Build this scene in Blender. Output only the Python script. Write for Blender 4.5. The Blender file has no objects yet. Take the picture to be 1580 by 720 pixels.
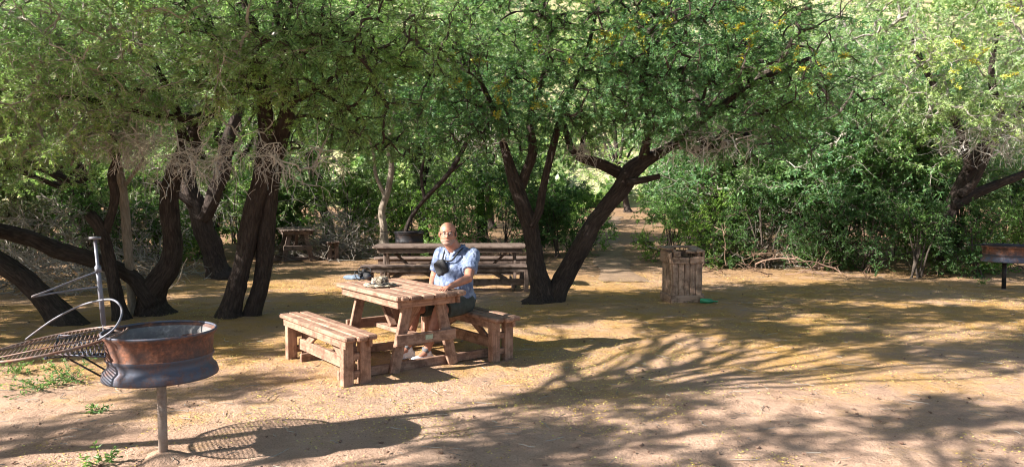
import bpy, math, random
import numpy as np
from mathutils import Vector, Matrix, noise as mnoise

random.seed(7)
SC = bpy.context.scene
COL = SC.collection
R = math.radians

# ------------------------------------------------------------------ camera numbers
F, CX, CY, CAMH = 1150.0, 790.0, 360.0, 1.72
PITCH = math.atan(65.0 / F)
_f = Vector((0, math.cos(PITCH), -math.sin(PITCH)))
_u = Vector((0, math.sin(PITCH), math.cos(PITCH)))


def ray(px, py):
    return _f + Vector((1, 0, 0)) * ((px - CX) / F) + _u * ((CY - py) / F)


def at(px, py, Y):
    d = ray(px, py)
    return Vector((0, 0, CAMH)) + d * (Y / d.y)


def gp(px, py, z=0.0):
    d = ray(px, py)
    return Vector((0, 0, CAMH)) + d * ((z - CAMH) / d.z)


# ------------------------------------------------------------------ mesh helpers
class MB:
    def __init__(s):
        s.v = []; s.f = []; s.n = 0; s.w = []

    def add(s, verts, faces, wood=None):
        verts = np.asarray(verts, dtype=np.float32).reshape(-1, 3)
        s.v.append(verts)
        for fa in faces:
            fa = np.asarray(fa, dtype=np.int32)
            if fa.size:
                s.f.append(fa + s.n)
        s.w.append(np.asarray(wood, dtype=np.float32) if wood is not None else verts)
        s.n += len(verts)

    def mesh(s, name, smooth=False):
        me = bpy.data.meshes.new(name)
        V = np.concatenate(s.v)
        me.vertices.add(len(V))
        me.vertices.foreach_set('co', V.ravel())
        loops = np.concatenate([f.ravel() for f in s.f]).astype(np.int32)
        tot = np.concatenate([np.full(len(f), f.shape[1], np.int32) for f in s.f])
        start = np.concatenate([[0], np.cumsum(tot)[:-1]]).astype(np.int32)
        me.loops.add(len(loops))
        me.loops.foreach_set('vertex_index', loops)
        me.polygons.add(len(tot))
        me.polygons.foreach_set('loop_start', start)
        me.polygons.foreach_set('loop_total', tot)
        me.polygons.foreach_set('use_smooth', np.full(len(tot), bool(smooth)))
        a = me.attributes.new('wood', 'FLOAT_VECTOR', 'POINT')
        a.data.foreach_set('vector', np.concatenate(s.w).ravel())
        me.update(calc_edges=True)
        return me

    def build(s, name, mat, parent=None, smooth=False, loc=None):
        o = bpy.data.objects.new(name, s.mesh(name, smooth))
        COL.objects.link(o)
        if mat is not None:
            o.data.materials.append(mat)
        if parent is not None:
            o.parent = parent
        if loc is not None:
            o.location = loc
        return o


def tag(o, label=None, cat=None, group=None, kind=None):
    if label: o['label'] = label
    if cat: o['category'] = cat
    if group: o['group'] = group
    if kind: o['kind'] = kind
    return o


def thing(name, loc, rz=0.0, label=None, cat=None, group=None):
    o = bpy.data.objects.new(name, None)
    COL.objects.link(o)
    o.empty_display_size = 0.2
    o.location = loc
    o.rotation_euler = (0, 0, rz)
    return tag(o, label, cat, group)


def copy_tree(o, parent=None):
    c = o.copy()
    COL.objects.link(c)
    c.parent = parent
    for ch in list(o.children):
        copy_tree(ch, c)
    return c


# chamfered board from p0 to p1; w = width along 'side', t = thickness across
def board(mb, p0, p1, w, t, side, bev=0.005):
    p0, p1, side = Vector(p0), Vector(p1), Vector(side)
    ax = (p1 - p0); L = ax.length; ax.normalize()
    sd = (side - ax * side.dot(ax)).normalized()
    th = ax.cross(sd).normalized()
    c = (p0 + p1) / 2
    h = (L / 2, w / 2, t / 2)
    bev = min(bev, t * 0.3, w * 0.3)
    verts = []; idx = {}
    off = random.random() * 20
    wd = []
    for sx in (-1, 1):
        for sy in (-1, 1):
            for sz in (-1, 1):
                for k in range(3):
                    q = [sx * (h[0] - bev), sy * (h[1] - bev), sz * (h[2] - bev)]
                    q[k] = (sx, sy, sz)[k] * h[k]
                    idx[(sx, sy, sz, k)] = len(verts)
                    verts.append(c + ax * q[0] + sd * q[1] + th * q[2])
                    wd.append((q[0] + off, q[1] + off * 1.7, q[2] + off * .3))
    quads = []; tris = []
    S = (-1, 1)
    for k in range(3):
        a, b = [i for i in range(3) if i != k]
        for s in S:
            r = []
            for (sa, sb) in ((-1, -1), (1, -1), (1, 1), (-1, 1)):
                g = [0, 0, 0]; g[k] = s; g[a] = sa; g[b] = sb
                r.append(idx[(g[0], g[1], g[2], k)])
            quads.append(r)
        for sa in S:
            for sb in S:
                g0 = [0, 0, 0]; g1 = [0, 0, 0]
                g0[k] = -1; g1[k] = 1
                for g in (g0, g1): g[a] = sa; g[b] = sb
                quads.append([idx[(*g0, a)], idx[(*g1, a)], idx[(*g1, b)], idx[(*g0, b)]])
    for sx in S:
        for sy in S:
            for sz in S:
                tris.append([idx[(sx, sy, sz, k)] for k in range(3)])

    def fix(f):
        a_, b_, c_ = verts[f[0]], verts[f[1]], verts[f[2]]
        n = (b_ - a_).cross(c_ - a_)
        m = sum((verts[i] for i in f), Vector()) / len(f)
        return f if n.dot(m - c) > 0 else f[::-1]
    mb.add(verts, [[fix(f) for f in quads], [fix(f) for f in tris]], wd)


def catmull(P, step):
    P = np.asarray(P, float)
    out = []
    n = len(P)
    for i in range(n - 1):
        p0 = P[max(i - 1, 0)]; p1 = P[i]; p2 = P[i + 1]; p3 = P[min(i + 2, n - 1)]
        L = np.linalg.norm(p2[:3] - p1[:3])
        k = max(1, int(L / step))
        for j in range(k):
            t = j / k
            out.append(0.5 * ((2 * p1) + (-p0 + p2) * t + (2 * p0 - 5 * p1 + 4 * p2 - p3) * t * t + (-p0 + 3 * p1 - 3 * p2 + p3) * t ** 3))
    out.append(P[-1])
    return np.array(out)


def frames(P):
    T = np.gradient(P, axis=0)
    T /= np.linalg.norm(T, axis=1)[:, None] + 1e-9
    ref = np.array([0, 0, 1.0]) if abs(T[0][2]) < .9 else np.array([1.0, 0, 0])
    N = np.zeros_like(P)
    n = np.cross(T[0], ref); n /= np.linalg.norm(n)
    for i in range(len(P)):
        n = n - T[i] * n.dot(T[i]); n /= np.linalg.norm(n) + 1e-9
        N[i] = n
    return T, N, np.cross(T, N)


def tube(mb, P, rad, sides=8, cap=True, rough=0.0, seed=0.0):
    P = np.asarray([tuple(p) for p in P], float)
    K = len(P)
    rad = np.full(K, float(rad)) if np.isscalar(rad) else np.asarray(rad, float)
    T, N, B = frames(P)
    a = np.linspace(0, 2 * np.pi, sides, endpoint=False)
    rr = rad[:, None] * np.ones(sides)[None]
    s = np.concatenate([[0], np.cumsum(np.linalg.norm(np.diff(P, axis=0), axis=1))])
    if rough > 0:
        for i in range(K):
            for j in range(sides):
                v = Vector((math.cos(a[j]) * 1.6 + seed, math.sin(a[j]) * 1.6, s[i] * 2.2))
                w = Vector((math.cos(a[j]) * 5 + seed, math.sin(a[j]) * 5, s[i] * 3.0))
                x = Vector((math.cos(a[j]) * 9 + seed, math.sin(a[j]) * 9, s[i] * 12.0))
                rr[i, j] *= 1 + rough * (1.0 * mnoise.noise(v) + 0.5 * mnoise.noise(w) + 0.5 * mnoise.noise(x))
    V = P[:, None] + rr[..., None] * (np.cos(a)[None, :, None] * N[:, None] + np.sin(a)[None, :, None] * B[:, None])
    W = np.stack([np.broadcast_to(s[:, None], rr.shape), np.cos(a)[None] * rr + seed, np.sin(a)[None] * rr], -1)
    i = np.arange(K - 1)[:, None] * sides; j = np.arange(sides)[None]; j2 = (j + 1) % sides
    q = np.stack([i + j, i + j2, i + sides + j2, i + sides + j], -1).reshape(-1, 4)
    faces = [q]
    if cap:
        faces.append([list(range(sides))[::-1]])
        faces.append([list(range((K - 1) * sides, K * sides))])
    mb.add(V.reshape(-1, 3), faces, W.reshape(-1, 3))


def batch_tubes(mb, P, Rd, sides=3):
    N_, K = P.shape[:2]
    if N_ == 0: return
    T = np.gradient(P, axis=1)
    T /= np.linalg.norm(T, axis=2)[..., None] + 1e-9
    ref = np.array([0.31, 0.2, 0.93])
    A = np.cross(T, ref); A /= np.linalg.norm(A, axis=2)[..., None] + 1e-9
    B = np.cross(T, A)
    a = np.linspace(0, 2 * np.pi, sides, endpoint=False)
    V = P[:, :, None] + Rd[:, :, None, None] * (np.cos(a)[:, None] * A[:, :, None] + np.sin(a)[:, None] * B[:, :, None])
    n = np.arange(N_)[:, None, None] * K * sides; i = np.arange(K - 1)[None, :, None] * sides
    j = np.arange(sides)[None, None]; j2 = (j + 1) % sides
    q = np.stack([n + i + j, n + i + j2, n + i + sides + j2, n + i + sides + j], -1).reshape(-1, 4)
    mb.add(V.reshape(-1, 3), [q])


def lathe(mb, prof, seg=48, centre=(0, 0, 0), closed=False, wob=0.0):
    prof = np.asarray(prof, float)
    a = np.linspace(0, 2 * np.pi, seg, endpoint=False)
    r = prof[:, 0][:, None] * (1 + wob * np.sin(3 * a + 1)[None])
    V = np.stack([r * np.cos(a), r * np.sin(a), np.broadcast_to(prof[:, 1][:, None], r.shape)], -1) + np.array(centre)
    K = len(prof)
    rows = np.arange(K if closed else K - 1)[:, None]
    j = np.arange(seg)[None]; j2 = (j + 1) % seg
    nx = (rows + 1) % K
    q = np.stack([rows * seg + j, rows * seg + j2, nx * seg + j2, nx * seg + j], -1).reshape(-1, 4)
    mb.add(V.reshape(-1, 3), [q])


def slivers(mb, C, D, Nn, L, W):
    """diamond leaflets: base C, direction D, width direction Nn"""
    L = L[:, None]; W = W[:, None]
    m = C + D * L * .45
    V = np.stack([C, m + Nn * W * .5, C + D * L, m - Nn * W * .5], 1)
    q = np.arange(len(C) * 4).reshape(-1, 4)
    mb.add(V.reshape(-1, 3), [q])


def unit(a):
    return a / (np.linalg.norm(a, axis=-1)[..., None] + 1e-9)


# ------------------------------------------------------------------ materials
def mat(name):
    m = bpy.data.materials.new(name); m.use_nodes = True
    nt = m.node_tree; nt.nodes.clear()
    out = nt.nodes.new('ShaderNodeOutputMaterial')
    return m, nt, out


def nd(nt, t, **kw):
    n = nt.nodes.new(t)
    for k, v in kw.items():
        if k.startswith('i_'):
            n.inputs[k[2:].replace('_', ' ')].default_value = v
        else:
            setattr(n, k, v)
    return n


def ramp(nt, src, stops, interp='LINEAR'):
    r = nt.nodes.new('ShaderNodeValToRGB'); r.color_ramp.interpolation = interp
    e = r.color_ramp.elements
    while len(e) > 1: e.remove(e[-1])
    e[0].position = stops[0][0]; e[0].color = (*stops[0][1], 1)
    for p, c in stops[1:]:
        x = e.new(p); x.color = (*c, 1)
    nt.links.new(src, r.inputs['Fac'])
    return r.outputs['Color']


def noise(nt, vec, scale, detail=4, rough=.55, dist=0.0):
    n = nd(nt, 'ShaderNodeTexNoise'); n.inputs['Scale'].default_value = scale
    n.inputs['Detail'].default_value = detail; n.inputs['Roughness'].default_value = rough
    n.inputs['Distortion'].default_value = dist
    if vec is not None: nt.links.new(vec, n.inputs['Vector'])
    return n.outputs['Fac']


def mapping(nt, vec, scale):
    n = nd(nt, 'ShaderNodeMapping'); n.inputs['Scale'].default_value = scale
    nt.links.new(vec, n.inputs['Vector'])
    return n.outputs['Vector']


def mix(nt, fac, a, b, mode='MIX'):
    n = nd(nt, 'ShaderNodeMix'); n.data_type = 'RGBA'; n.blend_type = mode
    for sock, v in ((n.inputs[0], fac), (n.inputs[6], a), (n.inputs[7], b)):
        if isinstance(v, (int, float)): sock.default_value = v
        elif isinstance(v, tuple): sock.default_value = (*v, 1) if len(v) == 3 else v
        else: nt.links.new(v, sock)
    return n.outputs[2]


def math_(nt, op, a, b=0.0, c=None, clamp=False):
    n = nd(nt, 'ShaderNodeMath', operation=op); n.use_clamp = clamp
    for k, v in enumerate([a, b] + ([c] if c is not None else [])):
        if isinstance(v, (int, float)): n.inputs[k].default_value = v
        else: nt.links.new(v, n.inputs[k])
    return n.outputs[0]


def bump(nt, h, strength, dist=.01, normal=None):
    b = nd(nt, 'ShaderNodeBump'); b.inputs['Strength'].default_value = strength; b.inputs['Distance'].default_value = dist
    nt.links.new(h, b.inputs['Height'])
    if normal is not None: nt.links.new(normal, b.inputs['Normal'])
    return b.outputs['Normal']


def pbsdf(nt, out, col, rough=.7, metal=0.0, normal=None, spec=.4):
    p = nd(nt, 'ShaderNodeBsdfPrincipled')
    if isinstance(col, tuple): p.inputs['Base Color'].default_value = (*col, 1)
    else: nt.links.new(col, p.inputs['Base Color'])
    if isinstance(rough, (int, float)): p.inputs['Roughness'].default_value = rough
    else: nt.links.new(rough, p.inputs['Roughness'])
    if isinstance(metal, (int, float)): p.inputs['Metallic'].default_value = metal
    else: nt.links.new(metal, p.inputs['Metallic'])
    p.inputs['Specular IOR Level'].default_value = spec
    if normal is not None: nt.links.new(normal, p.inputs['Normal'])
    if out is not None: nt.links.new(p.outputs[0], out.inputs['Surface'])
    return p


def objvec(nt):
    return nd(nt, 'ShaderNodeTexCoord').outputs['Object']


def attrvec(nt):
    a = nd(nt, 'ShaderNodeAttribute'); a.attribute_name = 'wood'
    return a.outputs['Vector']


def leaf_mat(name, cols, trans=.48, transcol=(.29, .44, .14), scale=.55, rough=.45, spec=.4, lowcol=None):
    m, nt, out = mat(name)
    geo = nd(nt, 'ShaderNodeNewGeometry')
    n = len(cols)
    c = ramp(nt, geo.outputs['Random Per Island'], [(i / n, x) for i, x in enumerate(cols)], 'CONSTANT')
    big = noise(nt, geo.outputs['Position'], scale, 3)
    tint = ramp(nt, big, [(.36, (.82, .95, .90)), (.5, (1, 1.03, .95)), (.64, (1.25, 1.2, .76))])
    c = mix(nt, 1.0, c, tint, 'MULTIPLY')
    p = pbsdf(nt, None, c, rough, 0, None, spec)
    t = nd(nt, 'ShaderNodeBsdfTranslucent')
    tc = mix(nt, 1.0, mix(nt, .5, c, (.3, .3, .3)), (transcol[0] * 2.2, transcol[1] * 2.2, transcol[2] * 2.2), 'MULTIPLY')
    nt.links.new(tc, t.inputs['Color'])
    ms = nd(nt, 'ShaderNodeMixShader'); ms.inputs[0].default_value = trans
    nt.links.new(p.outputs[0], ms.inputs[1]); nt.links.new(t.outputs[0], ms.inputs[2])
    nt.links.new(ms.outputs[0], out.inputs['Surface'])
    return m


M = {}
M['acacia_leaf'] = leaf_mat('acacia_leaf', [(0.194, 0.302, 0.136), (0.267, 0.379, 0.182), (0.149, 0.258, 0.128), (0.342, 0.439, 0.255), (0.223, 0.333, 0.109), (0.111, 0.212, 0.100)])
M['acacia_pale'] = leaf_mat('acacia_pale', [(0.349, 0.478, 0.203), (0.466, 0.568, 0.321), (0.277, 0.404, 0.152), (0.553, 0.628, 0.439), (0.393, 0.523, 0.169), (0.218, 0.329, 0.135)], transcol=(.36, .50, .20))
M['acacia_mid'] = leaf_mat('acacia_mid', [(.24, .37, .15), (.31, .44, .20), (.19, .31, .12), (.38, .49, .28), (.28, .41, .13), (.14, .25, .10)], transcol=(.34, .52, .18))
M['acacia_deep'] = leaf_mat('acacia_deep', [(0.108, 0.225, 0.101), (0.162, 0.295, 0.135), (0.074, 0.168, 0.081), (0.216, 0.351, 0.162), (0.135, 0.253, 0.081)], transcol=(.24, .42, .10))
M['far_leaf'] = leaf_mat('far_leaf', [(0.192, 0.276, 0.108), (0.276, 0.348, 0.156), (0.132, 0.216, 0.084), (0.348, 0.396, 0.216)], scale=.3)
M['bush_leaf'] = leaf_mat('bush_leaf', [(.05, .11, .04), (.08, .155, .055), (.035, .08, .03), (.11, .19, .075)], transcol=(.25, .5, .08), scale=.8)  # green leaf, colour lowered to stand in for the thicket's shade
M['bush_sunlit'] = leaf_mat('bush_sunlit', [(0.161, 0.299, 0.069), (0.230, 0.380, 0.103), (0.115, 0.218, 0.057), (0.299, 0.414, 0.161)], transcol=(.3, .5, .08), scale=.8)  # same bush leaf with sunlight put into lighter colours
M['grey_leaf'] = leaf_mat('grey_leaf', [(.17, .19, .12), (.23, .24, .17), (.12, .15, .08), (.29, .28, .21)], trans=.2, scale=.8)
M['weed_leaf'] = leaf_mat('weed_leaf', [(.14, .24, .09), (.20, .30, .13), (.10, .18, .06)], scale=2)
M['flower'] = leaf_mat('flower', [(.62, .46, .05), (.52, .50, .08), (.40, .46, .10)], trans=.3, transcol=(.45, .35, .04))


def bark_mat(name, dark, light, scale=1.0):
    m, nt, out = mat(name)
    v = attrvec(nt)
    mv = mapping(nt, v, (7 * scale, 42 * scale, 42 * scale))
    n1 = noise(nt, mv, 1.0, 6, .65, .6)
    n2 = noise(nt, v, 4.0, 4)
    n3 = noise(nt, mapping(nt, v, (30, 110, 110)), 1.0, 3)
    c = ramp(nt, n1, [(.42, dark), (.50, tuple((a * 2 + b) / 3 for a, b in zip(dark, light))), (.62, light)])
    c = mix(nt, math_(nt, 'MULTIPLY', n2, .7), c, tuple(x * 1.5 for x in light), 'MIX')
    h = math_(nt, 'ADD', n1, math_(nt, 'MULTIPLY', n3, .35))
    pbsdf(nt, out, c, .9, 0, bump(nt, h, 1.0, .06), .2)
    return m


M['bark'] = bark_mat('bark', (.008, .0065, .0065), (.075, .055, .047))
M['bark_warm'] = bark_mat('bark_warm', (.05, .03, .022), (.20, .13, .095))
M['bark_pale'] = bark_mat('bark_pale', (.14, .11, .085), (.36, .30, .24))


def twig_mat(name, a, b):
    m, nt, out = mat(name)
    geo = nd(nt, 'ShaderNodeNewGeometry')
    c = ramp(nt, geo.outputs['Random Per Island'], [(0, a), (1, b)])
    pbsdf(nt, out, c, .85, 0, None, .2)
    return m


M['twig'] = twig_mat('twig', (.025, .02, .017), (.085, .067, .055))
M['twig_dead'] = twig_mat('twig_dead', (.34, .31, .29), (.72, .67, .62))
M['twig_grey'] = twig_mat('twig_grey', (.16, .14, .12), (.42, .38, .33))
M['twig_red'] = twig_mat('twig_red', (.12, .07, .05), (.30, .2, .15))


def wood_mat(name, base, dark, light):
    m, nt, out = mat(name)
    v = attrvec(nt)
    g = noise(nt, mapping(nt, v, (3, 60, 60)), 1.0, 6, .6, .4)
    g2 = noise(nt, mapping(nt, v, (1.2, 9, 9)), 1.0, 3)
    blot = noise(nt, v, 9.0, 5, .7)
    c = ramp(nt, g, [(.3, dark), (.5, base), (.7, light)])
    c = mix(nt, ramp(nt, g2, [(.35, (0, 0, 0)), (.7, (.6, .6, .6))]), c, light)
    c = mix(nt, ramp(nt, blot, [(.46, (0, 0, 0)), (.62, (.85, .85, .85))]), c, dark)
    geo = nd(nt, 'ShaderNodeNewGeometry')
    rv = ramp(nt, geo.outputs['Random Per Island'], [(0, (.8, .78, .78)), (.5, (1, 1, 1)), (1, (1.16, 1.1, 1.06))])
    c = mix(nt, 1.0, c, rv, 'MULTIPLY')
    h = math_(nt, 'ADD', g, math_(nt, 'MULTIPLY', blot, .6))
    pbsdf(nt, out, c, .8, 0, bump(nt, h, .5, .006), .25)
    return m


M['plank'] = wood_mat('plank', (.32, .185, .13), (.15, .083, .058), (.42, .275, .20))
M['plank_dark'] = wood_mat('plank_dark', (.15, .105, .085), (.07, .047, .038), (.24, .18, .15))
M['plank_bin'] = wood_mat('plank_bin', (.40, .26, .185), (.16, .10, .07), (.48, .34, .26))


def metal_mat(name, base, rust, amount, rough=.55, metal=.5):
    m, nt, out = mat(name)
    v = objvec(nt)
    n1 = noise(nt, v, 9, 6, .7)
    n2 = noise(nt, v, 45, 4, .6)
    fac = ramp(nt, n1, [(1 - amount - .12, (0, 0, 0)), (1 - amount + .12, (1, 1, 1))])
    r = ramp(nt, n2, [(.3, tuple(x * .45 for x in rust)), (.55, rust), (.75, tuple(min(1, x * 1.6) for x in rust))])
    c = mix(nt, fac, base, r)
    mt = math_(nt, 'MULTIPLY_ADD', fac, -metal, metal)
    ro = math_(nt, 'MULTIPLY_ADD', fac, .35, rough)
    pbsdf(nt, out, c, ro, mt, bump(nt, math_(nt, 'ADD', n2, n1), .35, .004), .35)
    return m


M['rust'] = metal_mat('rust', (.085, .055, .05), (.25, .10, .055), .48)
M['rim_steel'] = metal_mat('rim_steel', (.095, .105, .14), (.20, .09, .05), .42, .6, .5)
M['pole_steel'] = metal_mat('pole_steel', (.17, .175, .21), (.17, .11, .08), .40, .5, .4)
M['grate_steel'] = metal_mat('grate_steel', (.20, .17, .16), (.26, .13, .085), .5, .45, .6)
M['post_paint'] = metal_mat('post_paint', (.33, .27, .23), (.24, .15, .10), .45, .6, .1)
M['black_iron'] = metal_mat('black_iron', (.02, .02, .024), (.06, .03, .022), .4, .5, .3)
M['ash'] = metal_mat('ash', (.16, .15, .15), (.30, .28, .26), .45, .9, 0)


def simple(name, col, rough=.6, metal=0.0, var=.25, scale=30, bmp=.2, spec=.4):
    m, nt, out = mat(name)
    v = objvec(nt)
    n1 = noise(nt, v, scale, 5, .6)
    c = ramp(nt, n1, [(.3, tuple(x * (1 - var) for x in col)), (.7, tuple(min(1, x * (1 + var)) for x in col))])
    pbsdf(nt, out, c, rough, metal, bump(nt, n1, bmp, .004), spec)
    return m


M['skin'] = simple('skin', (.36, .165, .11), .5, 0, .2, 22, .15)
M['stubble'] = simple('stubble', (.30, .19, .15), .7, 0, .3, 160, .3)
M['hair'] = simple('hair', (.06, .045, .04), .8, 0, .5, 120, .5)
M['shorts'] = simple('shorts', (.05, .055, .047), .9, 0, .25, 25, .4)
M['black_cloth'] = simple('black_cloth', (.022, .022, .025), .75, 0, .4, 60, .4)
M['lens_glass'] = simple('lens_glass', (.02, .02, .03), .08, 0, .1, 5, 0, .8)
M['white_shoe'] = simple('white_shoe', (.66, .64, .66), .6, 0, .15, 40, .2)
M['red_lace'] = simple('red_lace', (.45, .04, .06), .6)
M['sock'] = simple('sock', (.12, .12, .13), .9)
M['eye_dark'] = simple('eye_dark', (.03, .02, .02), .3)
M['eye_white'] = simple('eye_white', (.30, .27, .25), .4)
M['lip'] = simple('lip', (.42, .17, .14), .5)
M['blue_cloth'] = simple('blue_cloth', (.13, .17, .23), .85, 0, .35, 25, .5)
M['green_glass'] = simple('green_glass', (.02, .22, .11), .12, 0, .2, 8, 0, .7)
M['badge'] = simple('badge', (.35, .42, .30), .5, 0, .2, 60, .1)

# shirt: chambray, mottled
m, nt, out = mat('shirt')
v = objvec(nt)
a = noise(nt, v, 13, 4, .6, .4); b = noise(nt, v, 220, 2)
c = ramp(nt, a, [(.38, (.055, .08, .155)), (.5, (.12, .16, .27)), (.62, (.24, .29, .40))])
c = mix(nt, .15, c, ramp(nt, b, [(.4, (.1, .15, .3)), (.6, (.55, .6, .75))]))
wv = noise(nt, mapping(nt, v, (9, 9, 4)), 1.4, 3, .5, 1.2)
pbsdf(nt, out, c, .85, 0, bump(nt, math_(nt, 'ADD', wv, math_(nt, 'MULTIPLY', a, .3)), .8, .03), .2)
M['shirt'] = m

# camouflage hat
m, nt, out = mat('camo')
v = objvec(nt)
a = noise(nt, v, 17, 2, .4, .5); b = noise(nt, v, 26, 2, .4, .5)
c = ramp(nt, a, [(0, (.42, .35, .27)), (.47, (.42, .35, .27)), (.48, (.16, .13, .09)), (.56, (.17, .17, .10)), (.57, (.52, .45, .36))], 'CONSTANT')
c = mix(nt, ramp(nt, b, [(.56, (0, 0, 0)), (.58, (1, 1, 1))]), c, (.09, .07, .06))
pbsdf(nt, out, c, .9, 0, bump(nt, noise(nt, v, 60, 4), .4, .004), .1)
M['camo'] = m

# ground
m, nt, out = mat('sandy_soil')
geo = nd(nt, 'ShaderNodeNewGeometry'); v = geo.outputs['Position']
sep = nd(nt, 'ShaderNodeSeparateXYZ'); nt.links.new(v, sep.inputs[0])
n_big = noise(nt, v, .45, 5, .6, .3)
n_mid = noise(nt, v, 2.6, 6, .65)
n_fine = noise(nt, v, 38, 5, .7)
n_spk = noise(nt, v, 110, 3, .7)
sand = ramp(nt, n_mid, [(.3, (.29, .185, .135)), (.5, (.44, .295, .22)), (.7, (.57, .41, .32))])
sand = mix(nt, .5, sand, ramp(nt, n_spk, [(.3, (.23, .145, .10)), (.5, (.42, .285, .205)), (.72, (.57, .42, .32))]))
lit = ramp(nt, n_fine, [(.3, (.17, .095, .03)), (.48, (.42, .245, .085)), (.7, (.60, .40, .15))])
lit = mix(nt, .45, lit, ramp(nt, n_spk, [(.35, (.14, .075, .035)), (.52, (.43, .25, .09)), (.68, (.62, .43, .17))]))
# litter amount: patchy, more beyond y=6
yy = math_(nt, 'MULTIPLY_ADD', sep.outputs['Y'], .30, -1.78, clamp=False)
yy = math_(nt, 'MINIMUM', yy, .72)
yy = math_(nt, 'MAXIMUM', yy, -.42)
amt = math_(nt, 'ADD', yy, math_(nt, 'MULTIPLY_ADD', n_big, 2.6, -1.25))
amt = math_(nt, 'ADD', amt, math_(nt, 'MULTIPLY_ADD', n_mid, 2.6, -1.35))
amt = math_(nt, 'ADD', amt, math_(nt, 'MULTIPLY_ADD', n_fine, 1.6, -.8), clamp=True)
c = mix(nt, amt, sand, lit)
# brown leaf litter near the bushes
far = math_(nt, 'MULTIPLY_ADD', sep.outputs['Y'], .26, -3.4)
far = math_(nt, 'ADD', far, math_(nt, 'MULTIPLY_ADD', n_mid, 2.4, -1.2), clamp=True)
brown = ramp(nt, n_fine, [(.3, (.10, .06, .04)), (.6, (.28, .185, .125)), (.8, (.36, .26, .18))])
c = mix(nt, math_(nt, 'MULTIPLY', far, .75), c, brown)
# scattered dark specks
sp = ramp(nt, noise(nt, v, 70, 2, .5), [(.66, (0, 0, 0)), (.71, (1, 1, 1))])
c = mix(nt, math_(nt, 'MULTIPLY', sp, .7), c, (.10, .065, .04))
drift = ramp(nt, noise(nt, v, 1.3, 6, .72, .8), [(.56, (0, 0, 0)), (.66, (1, 1, 1))])
c = mix(nt, math_(nt, 'MULTIPLY', drift, .55), c, (.20, .125, .07))
c = mix(nt, 1.0, c, (1.0, .975, .96), 'MULTIPLY')
h = math_(nt, 'ADD', math_(nt, 'MULTIPLY', noise(nt, v, 7.0, 5, .6, .3), 2.4), math_(nt, 'ADD', n_fine, math_(nt, 'MULTIPLY', n_spk, .5)))
pbsdf(nt, out, c, .95, 0, bump(nt, h, .75, .026), .1)
M['soil'] = m

m, nt, out = mat('dry_hill')
geo = nd(nt, 'ShaderNodeNewGeometry'); v = geo.outputs['Position']
a = noise(nt, v, .35, 6, .7); b = noise(nt, v, 3, 5, .7)
c = ramp(nt, a, [(.35, (.26, .25, .12)), (.5, (.40, .36, .20)), (.65, (.33, .36, .14))])
c = mix(nt, ramp(nt, b, [(.45, (0, 0, 0)), (.6, (1, 1, 1))]), c, (.44, .38, .24))
pbsdf(nt, out, c, .95, 0, bump(nt, b, .8, .2), .1)
M['hill'] = m

m, nt, out = mat('path_soil')
geo = nd(nt, 'ShaderNodeNewGeometry'); v = geo.outputs['Position']
a = noise(nt, v, 3, 5, .7); b = noise(nt, v, 40, 4, .7)
c = ramp(nt, a, [(.35, (.17, .11, .07)), (.65, (.33, .225, .15))])
c = mix(nt, .4, c, ramp(nt, b, [(.35, (.14, .09, .06)), (.65, (.40, .29, .20))]))
pbsdf(nt, out, c, .95, 0, bump(nt, b, .8, .03), .1)
M['path'] = m

litm = leaf_mat('litter', [(.60, .46, .10), (.50, .36, .09), (.30, .18, .07), (.66, .54, .20), (.18, .11, .06)], trans=.05, scale=1)
M['litter'] = litm

# ------------------------------------------------------------------ setting
def ground_z(x, y):
    z = 0.0
    if y > 15:
        z += 0.012 * (y - 15) ** 1.35
    z += 0.035 * mnoise.noise(Vector((x * .22, y * .22, 3.1))) * min(1, max(0, (abs(y - 7) + abs(x + 1) - 2.2) / 4))
    return z


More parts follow.
